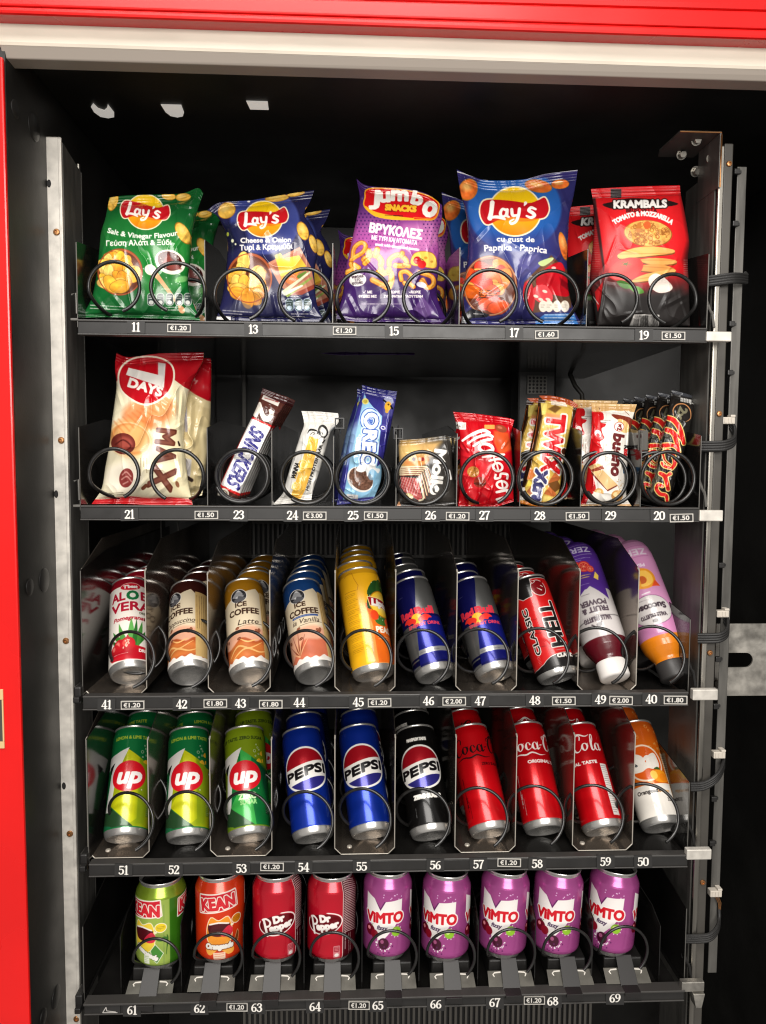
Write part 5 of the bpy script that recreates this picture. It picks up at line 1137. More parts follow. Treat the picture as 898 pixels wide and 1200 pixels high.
def art_cola(base, dark):
    A = can_art(SLEEK, base, .58 if not dark else .45)
    A.ell(0,85,35,31,(240,236,230),metal=0);
    K = 1.135; wd = lambda P: [(x*K, y) for x, y in P]
    fu = lambda x: 93 + 3.2*np.sin(x/15.) + x*.03; fl = lambda x: 70.5 + 3.6*np.sin(x/15.) + x*.03
    xs = np.linspace(-28, 28, 40)
    up = [(x, fu(x)) for x in xs if 85 + math.sqrt(28.3**2 - x*x) > fu(x)]; A.poly(wd(up + [(28.3*math.cos(a), 85+28.3*math.sin(a)) for a in np.linspace(math.atan2(up[-1][1]-85, up[-1][0]), math.atan2(up[0][1]-85, up[0][0]), 40)]), (196,22,38), metal=.45)
    lo = [(x, fl(x)) for x in xs if 85 - math.sqrt(28.3**2 - x*x) < fl(x)]; A.poly(wd(lo[::-1] + [(28.3*math.cos(a), 85+28.3*math.sin(a)) for a in np.linspace(math.atan2(lo[0][1]-85, lo[0][0]) + (2*PI if lo[0][1] < 85 else 0), math.atan2(lo[-1][1]-85, lo[-1][0]) + 2*PI, 40)]), (58,54,150), metal=.5)
    A.text('PEPSI', 0, 0, 11.5, (20,18,20), 1.0, width=61, warp=lambda x, y: (x, y + 76.3 + 3.2*np.sin(x/15.) + x*.03), metal=0)
    if dark:
        A.text('MAXIMUM TASTE', 0, 122, 4, WHT, .5, width=28, metal=0); A.text('ZERO SUGAR', 4, 43, 5, WHT, .9, width=40, metal=0); A.lines(-16,20,20,1,3,(200,200,200),1.2,ang=90,seed=3)
    else: A.lines(27,20,30,2,3,(120,140,190),1,ang=90,seed=5)
    A.rect(42,20,70,120,(14,20,60) if not dark else (30,30,30)); small_print(A,44,116,24,34,2.8,(190,196,210),1)
    A.rect(-95,0,95,9.5,(200,198,194),metal=.9)
    return A
def script_word(A, x, y, h, col):
    """flowing ribbon script for the word of two halves; y = baseline, h = small-letter height"""
    f = lambda P: np.column_stack([x + P[:,0]*h, y + P[:,1]*h]); st = lambda P, w: A.stroke(P, np.asarray(w)*h, col, smooth=6, xf=f, metal=0)
    def o(a, r=.36): st([(a+r*.9,1.0),(a-.1,.95),(a-.28,.45),(a-.02,.03),(a+.34,.30),(a+.44,.75),(a+.20,1.0)], [.10,.16,.34,.14,.20,.30,.10]); st([(a+.25,.95),(a+.42,.88),(a+.62,1.0)], [.06,.07,.06])
    def c(a): st([(a+.42,.72),(a+.28,1.0),(a-.02,.92),(a-.16,.42),(a+.08,.03),(a+.50,.22),(a+.66,.50)], [.22,.10,.14,.34,.14,.09,.06])
    def cap(a): st([(a+.95,1.55),(a+1.05,2.0),(a+.72,2.2),(a+.18,1.75),(a-.12,.9),(a+.05,.12),(a+.5,-.05),(a+.95,.35),(a+1.05,.62)], [.16,.14,.12,.26,.36,.28,.14,.10,.06]); st([(a+.2,1.7),(a-.25,1.9),(a-.3,1.5),(a+.05,1.35)], [.08,.10,.10,.06])
    def a_(a): c(a); st([(a+.60,1.02),(a+.50,.5),(a+.56,.06),(a+.95,.35)], [.12,.30,.22,.05])
    def l_(a): st([(a-.1,.5),(a+.35,1.4),(a+.42,2.1),(a+.22,2.15),(a+.08,1.2),(a+.06,.2),(a+.28,.03),(a+.55,.4)], [.06,.12,.16,.14,.30,.30,.16,.06])
    cap(-3.6); o(-2.2); c(-1.15); a_(-.2); st([(.72,.62),(1.0,.68)], [.14,.12])
    cap(1.6); o(3.0); l_(4.0); a_(4.75)
    st([(1.5,1.9),(2.4,2.35),(3.4,2.0),(4.0,2.2)], [.06,.22,.16,.06])
    st([(-3.9,-.75),(-2.6,-.45),(-1.5,-.62),(-.6,-.38),(.5,-.75),(1.4,-.62)], [.03,.16,.22,.2,.14,.03])
def art_script(kind):
    A = can_art(SLEEK, (218,10,22), .4); col = (26,12,14) if kind == 'zero' else (244,238,232)
    script_word(A, 11, 103, 10.2, col)
    if kind == 'zero': A.text('ZERO SUGAR', 24, 84.5, 3.4, (60,8,12), 0.18, width=30)
    else: A.text('ORIGINAL TASTE', 25, 84.5, 4, (244,238,232), 0.39, width=58, metal=0)
    A.text('330 ml', -26, 40, 3.4, (240,220,216) if kind != 'zero' else (80,8,12), 0.18, ang=-90); A.lines(-25,72,58,1,3,(236,200,196) if kind != 'zero' else (110,6,14),2.6,ang=-90,seed=5); A.lines(-21,40,26,1,3,(236,200,196) if kind != 'zero' else (110,6,14),1.8,ang=-90,seed=6)
    A.rect(58,14,70,84,(228,222,216),metal=0); small_print(A,59,81,10,22,3,(90,80,80),1.3)
    A.rect(-95,0,95,9.5,(200,198,194),metal=.9)
    return A
def art_orange():
    A = can_art(SLEEK, (226,106,18), .2); A.rect(-95,0,95,52,(232,226,216),metal=0)
    A.poly([(-95,150),(-95,120),(0,116),(95,120),(95,150)], (206,90,20), soft=14)
    r = random.Random(6)
    for i in range(46): x, y, R = r.uniform(-60,60), r.uniform(90,136), r.uniform(.7,2.4); A.ell(x,y,R,R*1.15,(246,170,80),ring=.6); A.ell(x-R*.3,y+R*.3,R*.25,R*.25,(255,230,190))
    A.ell(2,82,26,26,(246,222,196),metal=0); A.ell(2,82,23.6,23.6,(222,92,20),metal=0)
    A.poly([(-20,74),(-14,96),(0,92),(4,82),(10,92),(20,94),(22,76),(12,72),(4,74),(-6,70)], (240,232,220), smooth=4, metal=0); A.text('Mi', 2, 75, 16, (226,106,18), 0.36, width=30, metal=0); A.text('Mi', 2, 75, 16, (244,236,226), 0.96, width=30, metal=0)
    A.poly([(8,66),(16,71),(28,68),(30,56),(20,53),(10,56)], (240,150,30), smooth=4, metal=0); A.ell(10,64,5,6,(250,206,90),metal=0); A.ell(24,60,7,6,(236,132,24),metal=0); A.poly([(12,72),(18,75),(22,71)], (60,90,40), smooth=3, metal=0)
    A.text('Orangeade', -4, 40.5, 5, (50,44,42), 0.3, width=34, metal=0); A.text('Orange', 18, 40, 4, (226,170,110), 0.18, metal=0)
    A.rect(31,14,52,96,(236,200,160),metal=0); small_print(A,32,92,16,24,3,(110,90,80),1.2); A.text('330ml', 27, 28, 4.2, (60,54,52), 0.24, metal=0)
    A.rect(-95,0,95,9.5,(200,198,194),metal=.9)
    return A
def art_fruit(kind):
    A = can_art(STD, (120,164,40) if kind == 'g' else (228,60,20), .25)
    if kind == 'g':
        A.poly([(-104,10),(-104,96),(10,96),(11,10)], (164,190,84), metal=.2); A.rect(11,0,40,100,(64,128,26),metal=.4); A.rect(2,8,4,90,(150,176,84)); A.rect(-104,96,104,115,(150,180,50),metal=.6)
    logos = ((-26,74,13.5,0),(50,74,13.5,0)) if kind == 'g' else ((-3,76,14.5,7),(70,76,14.5,7))
    for x, y, h, a in logos:
        A.poly([(x-27,y-5),(x-26,y+h+4),(x+24,y+h+8),(x+26,y+2)], (206,20,40), metal=0, outline=(1.6,(246,238,226)), smooth=0)
        A.text('KEAN', x, y+1.2, h, (206,20,40), 1.2, ang=a, width=46, outline=(1.3,(246,236,220)), metal=0); A.text('KEAN', x, y+1.2, h, (226,60,60), 0, ang=a, width=46, alpha=.6, metal=0)
    x0 = -26 if kind == 'g' else -3; body = (236,206,60) if kind == 'g' else (240,150,40)
    A.poly([(x0-16,50),(x0-10,66),(x0,62),(x0+12,66),(x0+17,52),(x0+15,34),(x0,26),(x0-14,34)], body, smooth=4, metal=0, outline=(1,(250,236,200)))
    A.poly([(x0-14,56),(x0,60),(x0+15,56),(x0+12,44),(x0,41),(x0-12,44)], (78,14,22), smooth=4, metal=0); A.stroke([(x0-12,57),(x0,59.5),(x0+13,57)], 2, (246,240,230), metal=0, smooth=3)
    A.poly([(x0+2,44),(x0+12,54),(x0+18,50),(x0+17,42),(x0+8,40)], (214,40,66), smooth=4, metal=0)
    A.ell(x0+25,60,8,6.5,(246,236,210),metal=0); A.ell(x0+25,60,7,5.5,(236,206,40) if kind == 'g' else (206,120,20),metal=0); A.lines(x0+20,61.5,10,3,-2,(120,90,20),1,seed=3); A.ell(x0+18,54,2.2,1.6,(246,236,200),metal=0)
    if kind == 'g':
        A.poly([(x0+12,30),(x0+18,38),(x0+28,26),(x0+20,14),(x0+14,20)], (70,140,50), metal=0, outline=(.8,(236,240,220))); A.text('Lemonade', x0+4, 24, 6, WHT, .8, ang=-24, shear=.2, width=34, metal=0, outline=(.6,(60,90,40))); A.rect(x0+2,12,x0+10,24,(226,232,210),1,metal=0); small_print(A,x0+3,22,6,4,2.4,(110,130,80),1)
        for q in ([(6,24),(8,44),(7,50)], [(20,20),(22,46)]): A.stroke(q, [.6,2,.6], (60,110,30), smooth=3)
        A.poly([(-6,44),(4,48),(8,44),(0,42)], (60,120,40), smooth=3, metal=0)
    else:
        A.poly([(x0-18,22),(x0-14,34),(x0,28),(x0+14,34),(x0+20,20),(x0+12,16),(x0,24),(x0-12,16)], (240,170,70), smooth=4, metal=0); A.text('Orangeade', x0, 25, 6.4, WHT, .9, ang=0, shear=.15, width=36, metal=0, outline=(.9,(120,50,10)))
        A.rect(x0-8,10,x0+8,20,(240,206,180),1,metal=0); A.lines(x0-6,18,12,3,-3,(200,80,40),1.2,seed=2); A.poly([(x0+20,30),(x0+26,44),(x0+28,40),(x0+26,30)], (120,60,24), metal=0, outline=(.6,(236,190,130)))
    return A
def art_pepper():
    A = can_art(STD, (208,20,44), .38)
    A.rect(27,0,84,115,(84,10,24),metal=.3); A.rect(26.4,0,27.4,112,(236,220,214),metal=0)
    for i in range(30): A.stroke([(29,110-i*2.3),(34,110.6-i*2.3),(44,109-i*2.3),(54,106-i*2.3)], [1.2,1.1,.9,.6], (224,200,196), smooth=3, metal=0, alpha=.85)
    A.lines(31,44,38,1,3,(226,204,200),3,ang=-90,seed=4); A.lines(37,40,34,2,3,(226,204,200),1.4,ang=-90,seed=5)
    A.rect(-84,0,-46,115,(84,10,24),metal=.3)
    for i in range(30): A.stroke([(-50,110-i*2.3),(-60,109.6-i*2.3)], 1.1, (214,190,186), metal=0, alpha=.8)
    W_ = (246,240,234); f = rotf(0, 57, 1, 12)
    A.ell(0,56.5,25,12.6,(120,6,20),13,metal=.4)
    t = np.linspace(math.radians(150), math.radians(300), 24); A.stroke(np.column_stack([26*np.cos(t), 14*np.sin(t)]), [.4]+[1.6]*22+[.5], W_, xf=f, metal=0)
    t = np.linspace(math.radians(-60), math.radians(75), 24); A.stroke(np.column_stack([26*np.cos(t), 14*np.sin(t)]), [1.6]*23+[.3], W_, xf=f, metal=0)
    A.stroke([(-17,7),(-16,-12)], 3.6, W_, xf=f, metal=0); A.stroke([(-19,8.5),(-13,9.5),(-8.5,5),(-11,0),(-17,-.5)], 2.7, W_, xf=f, smooth=4, metal=0)
    A.text('Dr', 3, 60, 8.5, W_, 1.1, ang=12, width=14, metal=0); A.text('epper', 6, 50.4, 8.6, W_, 1.05, ang=12, width=31, metal=0)
    A.rect(14,12,23,28,(206,120,126),1.5,metal=0); A.rect(15,20,22,26.5,(140,16,34),1,metal=0); A.ell(18.5,15.5,3,2.4,(236,226,220),metal=0); A.rect(15,5,25,10,(206,120,126),1,metal=0)
    for i in range(3): A.rect(15.6,21+i*1.9,21.4,22.2+i*1.9,(210,110,116),metal=0)
    return A
def art_vim():
    A = can_art(STD, (186,84,156), .42); per = 2*PI*33.1/3
    for k in (-1,0,1):
        o = k*per
        A.poly([(o-31,91),(o-18,85),(o-9,73),(o-4,82),(o+21,85),(o+20,62),(o+6,44),(o-6,30),(o-12,32),(o-22,50),(o-31,60)], (240,234,230), metal=0)
        A.poly([(o-18,85.3),(o-9,73.3),(o-4,82.2),(o-2,82.4),(o-9,70)], (120,40,112), metal=.5)
        A.ell(o-24,42,7.4,7.4,(110,14,34),metal=.1); A.ell(o-26,44,2.4,2.4,(236,140,150),metal=0); A.ell(o-17,38,5.5,5.8,(140,18,38),metal=.1); A.stroke([(o-22,48),(o-17,54)], .7, (90,120,50), metal=0)
        A.ell(o+13,43,6.6,6.4,(140,190,40),metal=0); A.ell(o+11,44.5,2.6,2.4,(206,226,130),metal=0); 
        for a in range(10): A.ell(o+13+7.6*math.cos(a*.63),43+7.4*math.sin(a*.63),.7,.7,(240,240,236),metal=0)
        A.ell(o-4,27,7,7.6,(74,16,44),metal=.2); A.ell(o-6,29.5,2.4,2.6,(160,80,120),metal=0)
        r = random.Random(5)
        for i in range(22): a = r.uniform(2.2,6.6); q = r.uniform(8.6,10.4); A.ell(o-4+q*math.cos(a),27+q*math.sin(a)*.95,r.uniform(.5,1.3),r.uniform(.5,1.1),(244,240,240),metal=0)
        for i in range(6): A.ell(o+r.uniform(-14,18),r.uniform(12,24),.9,1.2,(110,34,100),metal=.3)
        for i in range(9): A.ell(o+r.uniform(-6,20),r.uniform(84,92),.8,.8,(230,190,224),metal=0)
        A.text('ViMTO', o-4, 54.5, 12.6, (206,22,36), 1.02, width=52, outline=(1.6,(246,240,236)), warp=lambda x, y: (x, y + x*.05), metal=0)
        A.text('fizzy', o-7, 45, 5.2, (70,46,80), 0.3, shear=.25, width=14, metal=0)
    return A

def build_cans(zf):
    """zf: floor height of shelves 3, 4, 5"""
    ORD = ['at the front', 'second from front', 'third from front', 'fourth from front', 'rearmost seen']
    def row(meshes, S, slots, zfl, group, desc, n, pitch, s, cat='drink can', nm='drink_can', jit=0, up=None, Yc=None):
        for (num, low, top, roll, lean) in slots:
            ms = meshes(roll) if callable(meshes) else meshes
            m = pose(low, top, zfl, S['lr'], S['H'] if 'topH' not in S else S['topH'], s, S['tr'], 42, upright=up is not None, Yc=up)
            o = can_thing(nm, '%s %s above number %s' % (desc, ORD[0], num), cat, ms, m, group)
            if up is not None:
                o['label'] = '%s above number %s' % (desc, num)
            for k in range(1, n):
                j = random.Random(int(num)*10 + k)
                dup(o, (j.uniform(-.003,.003), pitch*k, 0), '%s %s above number %s' % (desc, ORD[k] if k < n-1 or n > 4 else ORD[k], num),
                    (o.rotation_euler.to_matrix() @ Matrix.Rotation(j.uniform(-1.3,1.3), 3, 'Z') @ Matrix.Rotation(j.uniform(-.04,.04), 3, 'X')).to_euler())
    SL = dict(SLEEK, lr=24.5, tr=27.2)
    P = .068
    def designs(A, S=SLEEK, **k):
        cache = {}
        def get(roll):
            if roll not in cache: cache[roll] = can_mesh_set(S, A, roll/S['R'], **k)
            return cache[roll]
        return get
    z3, z4, z5 = zf
    row(designs(art_aloe()), SL, [('41',(154,803),(153,675),0,0)], z3, G3, 'white and red aloe drink can', 5, P, .98)
    row(designs(art_coffee((58,24,18),None,'C',None)), SL, [('42',(222.7,804),(222,678),15,0)], z3, G3, 'beige coffee can with dark brown top', 5, P, .98)
    row(designs(art_coffee((158,108,20),None,'L',None)), SL, [('43',(293,804),(284.7,676.5),0,0)], z3, G3, 'beige coffee can with mustard top', 5, P, .98)
    row(designs(art_coffee((24,62,116),None,'V',None)), SL, [('44',(367.5,803),(351,677),0,0)], z3, G3, 'beige coffee can with blue top', 5, P, .98)
    row(designs(art_tea()), dict(SLEEK, lr=24.5, tr=27.2), [('45',(433.6,800),(418,664),0,0)], z3, G3, 'yellow and orange peach tea can', 5, P, 1.03)
    row(designs(art_energy()), SL, [('46',(504.5,802),(478,676),0,0),('47',(574.6,801),(547,676),-2,0)], z3, G3, 'blue and silver energy can', 5, P, .97)
    row(designs(art_redblack()), SL, [('48',(644.5,803),(614,674),0,0)], z3, G3, 'red and black energy can', 4, P, .98)
    # bottles standing on their caps
    for kind, num, low, top, desc, cap in (('p','49',(714.6,803),(669,633),'purple and silver juice bottle','caps_w'),('k','40',(783.6,803),(731,631),'pink juice bottle with charcoal cap','caps_k')):
        A = art_bottle(kind); body = turn_mesh(A, bottle_prof(), 31.0, dz=.8, dx=.8)
        body.materials.append(M['can'])
        q = B(); s = .001
        pr = [(0,0),(17.5,0),(19.6,1.2),(20.6,3),(20.6,22),(20.0,24.5),(19,25.2),(0,25.2)]
        q.lathe([(r*s, z*s) for r, z in pr], 60); cm = finish(q.bm, True, 35); cm.materials.append(M[cap])
        q = B(); q.lathe([(14*s,213*s),(8*s,212*s),(0,208*s)], 40); bt = finish(q.bm, True); bt.materials.append(M['black'])
        m = pose(low, top, z3, 20, 214, .98, 22, 42)
        def mk(lbl):
            o = thing('juice_bottle', lbl, 'juice bottle', (0,0,0), G3); o.matrix_world = m
            link('sleeved_body', body, o); link('screw_cap', cm, o); link('foot', bt, o); return o
        o = mk('%s at the front above number %s' % (desc, num))
        for k in range(1, 3): dup(o, (-.002*k, .082*k, 0), '%s %s above number %s' % (desc, ORD[k], num))
    # fourth shelf
    row(designs(art_lime(False)), SL, [('51',(150,989),(159,844),0,0),('52',(220.8,990),(222,844),0,0)], z4, G4, 'green and lime soda can', 3, .066, 1.0)
    row(designs(art_lime(True)), SL, [('53',(291.7,988),(286,843),0,0)], z4, G4, 'pale lime soda can with bright green panel', 3, .066, 1.0)
    row(designs(art_cola((18,54,170),False)), SL, [('54',(365,989),(352,845),0,0),('55',(432,984.5),(418,842),0,0)], z4, G4, 'blue cola can with round emblem', 3, .066, 1.0)
    row(designs(art_cola((20,19,19),True)), SL, [('56',(501.6,986),(485,842),0,0)], z4, G4, 'black cola can with round emblem', 3, .066, 1.0)
    row(designs(art_script('zero')), SL, [('57',(569.6,983.6),(547,841),0,0)], z4, G4, 'red cola can with black script', 3, .066, 1.0)
    row(designs(art_script('orig')), SL, [('58',(633,980),(612.5,839.7),0,0)], z4, G4, 'red cola can with white script', 3, .066, 1.0)
    row(designs(art_script('orig')), SL, [('59',(701,981),(674,840),38,0)], z4, G4, 'red cola can with white script turned sideways', 3, .066, 1.0)
    row(designs(art_orange()), SL, [('50',(768.6,977),(739,839),0,0)], z4, G4, 'orange and white soda can', 3, .066, 1.0)
    # bottom shelf, upright on ledges
    ST = dict(STD, lr=25.5, tr=27.5, topH=114.0)
    def r5(meshes, slots, desc):
        row(meshes, ST, [(n, (cx, low), (tx, ty), roll, 0) for n, cx, low, tx, ty, roll in slots], z5, G5, desc, 1, .07, 1.0, up=.031)
    kw = dict(lid='dark', tab=True)
    r5(designs(art_fruit('g'), STD, **kw), [('61',184,1137,189,1037,0)], 'light green lemonade can with red lettering')
    r5(designs(art_fruit('o'), STD, **kw), [('62',256,1130,258,1031,0)], 'orange soda can with red lettering')
    r5(designs(art_pepper(), STD, **kw), [('63',323,1129.5,324.7,1031,0),('64',387.5,1129.5,389.4,1031,11)], 'dark red can with white oval lettering')
    r5(designs(art_vim(), STD, **kw), [('65',454,1126.6,454.8,1027,0),('66',523.5,1129,524,1029,7),('67',592,1125,593,1026,2),('68',655,1123.7,655.7,1025,-3),('69',720,1122.7,720.8,1024,5)], 'purple berry soda can')
# ---------------------------------------------------------------- trays
ROWS = [
 dict(n=1, l=(91,373.5), r=(829,385), h=18, lab='top shelf tray holding five large snack packs'),
 dict(n=2, l=(94,592), r=(820,595), h=17.5, lab='second shelf tray holding bars and small snacks'),
 dict(n=3, l=(97,815.5), r=(807,811), h=17, lab='third shelf tray holding slim cans and two bottles'),
 dict(n=4, l=(104,1010.6), r=(806,1002.7), h=16, lab='fourth shelf tray holding tall soda cans'),
 dict(n=5, l=(98.5,1175), r=(802,1159), h=15, lab='bottom shelf tray holding short cans on ledges')]
FLOOR = {}
TRAY = {}
NUMS = {1:[('11',159.5,383.5),('13',297,386),('15',462,388),('17',603,390),('19',755,393)],
 2:[('21',152,603),('23',280,603.5),('24',343,604),('25',414,604),('26',505,604),('27',568,604),('28',633,604.5),('29',716,604.5),('20',773,604.5)],
 3:[('41',125,826),('42',213,825.5),('43',282,824.5),('44',351,823.5),('45',420,823),('46',502.5,821.5),('47',563,821.5),('48',627,821),('49',704,820),('40',763.5,819.5)],
 4:[('51',145,1020),('52',204,1019.5),('53',283,1018),('54',356,1016.5),('55',424,1015.5),('56',510.5,1014),('57',561,1013),('58',630,1012.5),('59',710,1010),('50',754,1010)],
 5:[('61',155,1184),('62',234,1182),('63',301,1181),('64',369.5,1180),('65',443,1178.5),('66',511,1177),('67',580,1175),('68',648,1173.5),('69',721,1170)]}
PRICES = {1:[('1.20',210,384.5),('1.20',404,387.5),('1.60',641,392),('1.50',789.5,393.5)],
 2:[('1.50',242,603.5),('3.00',369,604.5),('1.50',440.5,604.5),('1.20',536.5,605),('1.50',677,605),('1.50',799,607)],
 3:[('1.20',155.5,826.5),('1.80',252.5,824.5),('1.80',317.5,825.5),('1.20',445,823.5),('2.00',532.5,822),('1.50',661,821.5),('2.00',728,821),('1.80',792,820.5)],
 4:[('1.20',319,1016),('1.20',597,1011)],
 5:[('1.20',278,1180.5),('1.20',421,1178.5),('1.20',626.5,1172.5)]}
DIV = {1:[(241,281),(390,285),(538,290),(687,292)],
 2:[(243.7,501),(319,505),(391,511),(464,509),(535,508),(609,505),(680,505),(750,506)]}
def build_trays():
    for R in ROWS:
        n = R['n']; pl, pr = at(*R['l'], 0.0), at(*R['r'], 0.0)
        zt = (pl[2]+pr[2])/2; x0, x1 = pl[0], pr[0]
        hb = R['h']/FPX*((pl-CAM)@FW)
        zf = zt - .008; FLOOR[n] = zf
        o = Vector(((x0+x1)/2, 0, zt))
        t = thing('tray', R['lab'], 'shelf tray', o); TRAY[n] = t
        b = B(o); b.box(x0, x1, .0, .006, zt-hb+.0016, zt-.0022, .0008)
        b.box(x0, x1, -.0012, .012, zt-.0024, zt, .0009, 1); b.box(x0, x1, -.0014, .010, zt-hb, zt-hb+.0018, .0006, 1)
        if n == 5: b.box(x0, x1, -.004, .014, zt-.0022, zt+.0006, .0008, 1)
        bar = b.make('front_bar', ['bar','barlip'], t)
        b = B(o); b.box(x0+.001, x1-.001, .0125, .50, zf-.003, zf, .0006); b.make('floor_panel', 'blackgloss', t)
        # tags on the bar
        ph = R['h']
        for s_, x, y in NUMS[n]:
            A = Art(0, 0, 21, 15.5, .3, (40,39,38)); num_text(A, s_, 10.5, 7.6, 11, (240,236,228))
            q = plate(A, 'number_tag', bar, (0,0,0), (x-10.6, y-7.6, x+10.4, y+7.4), -.0016, .0018); q.parent = bar; q.matrix_parent_inverse = bar.matrix_world.inverted(); q.matrix_parent_inverse.translation = -o
        for s_, x, y in PRICES[n]:
            A = Art(0, 0, 28, 10, .22, (186,182,174)); A.rect(1.1,1.1,26.9,8.9,(22,21,20),1.0)
            A.text('€', 5.6, 7.5, 4.9, (214,210,202), .2, width=4.2); A.text(s_, 16.4, 7.5, 5.1, (214,210,202), .26, width=13.5)
            q = plate(A, 'price_tag', bar, (0,0,0), (x-(13.8 if n < 5 else 12.4), y-4.9, x+(13.8 if n < 5 else 12.4), y+4.9), -.0020, .0020); q.matrix_parent_inverse = Matrix.Translation(-o)
        if n == 5:
            A = Art(0, 0, 26, 12, .4, (40,39,38)); A.stroke([(4,10),(8,3),(9,8),(20,9.5)], 1, (200,196,190)); A.stroke([(4,10.5),(22,10.5)], 1.1, (200,196,190))
            q = plate(A, 'sticker', bar, (0,0,0), (117,1178,141,1188), -.0018, .0018); q.matrix_parent_inverse = Matrix.Translation(-o)
        # side walls of the tray, top edge rising to the back
        def wall(px, ptop, thick=.0012, y0=.014, depth=.47, rise=.014, name='divider', m=('blackgloss','galvdark'), hook=True, zl=zf):
            X = at(px, (R['l'][1]+R['r'][1])/2, y0)[0]; zt_ = at(px, ptop, y0)[2]
            P = [(X-thick/2, y0, zl), (X-thick/2, y0, zt_), (X-thick/2, y0+.10, zt_+rise), (X-thick/2, y0+depth, zt_+rise), (X-thick/2, y0+depth, zl)]
            q = B(o); q.prism(P, (thick, 0, 0))
            q.box(X-thick*.42, X+thick*.42, y0-.0009, y0-.0001, zl+.001, zt_-.001, mi=1)
            return q.make(name, list(m), t)
        lip = {1:(283,297),2:(500,510),3:(668,725),4:(866,916),5:(1085,1064)}[n]
        wall(R['l'][0]+.5, lip[0], name='side_wall'); wall(R['r'][0]-1, lip[1], name='side_wall')
        for px, ptop in DIV.get(n, []): wall(px, ptop)
        if n in (3, 4):
            for (xa, xb, ya, yb, ybot, y0) in ({3:[(97.5,173,668,668,812.5,.026),(244,317.5,672,670,813.5,.026),(392,463.5,670,669,812.5,.026),(533.5,605.5,669,668,811.5,.026),(676,745.5,668,667,809,.026)],
                    4:[(103.5,176,866,866,1009,.026),(246.5,319.5,865,866,1008,.026),(391.8,463,864,863,1005,.026),(532.3,604,863,862,1003,.026),(669.8,741,861,860,1000,.026)]}[n]):
                XA, XB = at(xa, ybot, y0)[0], at(xb, ybot, y0)[0]; ZA, ZB = at(xa, ya, y0)[2], at(xb, yb, y0)[2]; Z0 = zf+.0012; ch = .009; tk = .0010
                q = B(o); D = .44
                def sl(p, c, d, e, back=.10, rise=.020):        # one folded face of the channel, p..c front edge
                    pass
                # floor, chamfers and walls of the folded channel
                q.prism([(XA+ch, y0, Z0),(XB-ch, y0, Z0),(XB-ch, y0, Z0+tk),(XA+ch, y0, Z0+tk)], (0, D, 0))
                for sg, X, Zt in ((1, XA, ZA), (-1, XB, ZB)):
                    q.prism([(X, y0, Z0+ch),(X+sg*ch, y0, Z0),(X+sg*ch, y0, Z0+tk),(X+sg*tk, y0, Z0+ch+tk*.4)], (0, D, 0))
                    rise = .032
                    P = [(X, y0, Z0+ch),(X, y0, Zt),(X, y0+.085, Zt+rise),(X, y0+D, Zt+rise),(X, y0+D, Z0+ch)]
                    q.prism(P, (sg*tk, 0, 0))
                # bare cut edge along the front
                e = .0007
                pts = [(XA+e, y0-.0008, ZA),(XA+e, y0-.0008, Z0+ch),(XA+ch, y0-.0008, Z0+e),(XB-ch, y0-.0008, Z0+e),(XB-e, y0-.0008, Z0+ch),(XB-e, y0-.0008, ZB)]
                for a, c in zip(pts, pts[1:]): q.tube([a, c], e, 6, mi=1)
                for X, Zt in ((XA+e, ZA),(XB-e, ZB)): q.tube([(X, y0-.0006, Zt-.001),(X, y0+.004, Zt+.001)], e*1.6, 6, mi=1)
                if n == 4: q.lathe([(0,.0018),(.003,.0014),(.0036,0),(0,0)], 14, mi=1, mtx=Matrix.Translation((XA+.020, y0+.018, Z0+tk)))
                q.make('can_channel', ['channel','edge'], t)
        if n == 2:
            for px, py in ((398,496),(467,508)):
                c = Vector(at(px, py, .03)); q = B(o)
                q.box(c.x-.006, c.x+.006, c.y, c.y+.012, c.z-.007, c.z-.0055); q.box(c.x-.006, c.x+.006, c.y, c.y+.012, c.z+.0055, c.z+.007); q.box(c.x-.006, c.x-.0045, c.y, c.y+.012, c.z-.0055, c.z+.0055); q.box(c.x+.0045, c.x+.006, c.y, c.y+.012, c.z-.0055, c.z+.0055)
                q.tube([c + Vector((0,.006,-.014)), c + Vector((0,.006,.011))], .0012, 8); q.make('wire_clip', 'black', t)
            c = at(754, 506, .02); q = B(o); q.box(c[0]-.006, c[0]+.007, c[1], c[1]+.003, c[2]-.024, c[2]+.002, .001); q.make('bent_tab', 'grey', t)
        # right end catch and left runner
        P = {1:(828,858,388,400),2:(820,848,598,611),3:(812,842,808.5,821),4:(805,834.5,996.5,1008),5:(799,826,1152,1163)}[n]
        a, c = at(P[0], P[2], -.004), at(P[1], P[3], -.004)
        q = B(o); q.box(a[0]+.001, c[0], -.003, .006, c[2], a[2], .0012); 
        if n == 5: q.hexa([(c[0]-.012,-.006,a[2]-.034),(c[0]-.004,-.006,a[2]-.034),(c[0]-.004,.01,a[2]-.034),(c[0]-.012,.01,a[2]-.034),(c[0]-.016,-.006,c[2]-.001),(c[0],-.006,c[2]-.001),(c[0],.01,c[2]-.001),(c[0]-.016,.01,c[2]-.001)], .001)
        q.make('end_catch', 'galvpale' if n < 5 else 'galv', t)
        xl = R['l'][0]; yl = R['l'][1]
        q = B(o); a = at(xl-9, yl-(22 if n < 3 else 12), .012); c = at(xl+1, yl+8, .012)
        if n < 3:
            q.tube([at(xl-7, yl-28, .012), at(xl-2, yl-30, .012), at(xl-1, yl-6, .012)], .0012, 8); q.box(a[0], c[0]-.0008, .012, .03, c[2]+.006, c[2]+.009, .0006)
        else: q.box(a[0], c[0]-.0008, .006, .03, c[2], a[2], .002); q.box(a[0]+.002, c[0]-.0008, -.002, .006, c[2]+.004, c[2]+.011, .001)
        q.make('slide_runner', 'black' if n > 2 else 'galvdark', t)
        q = B(o)
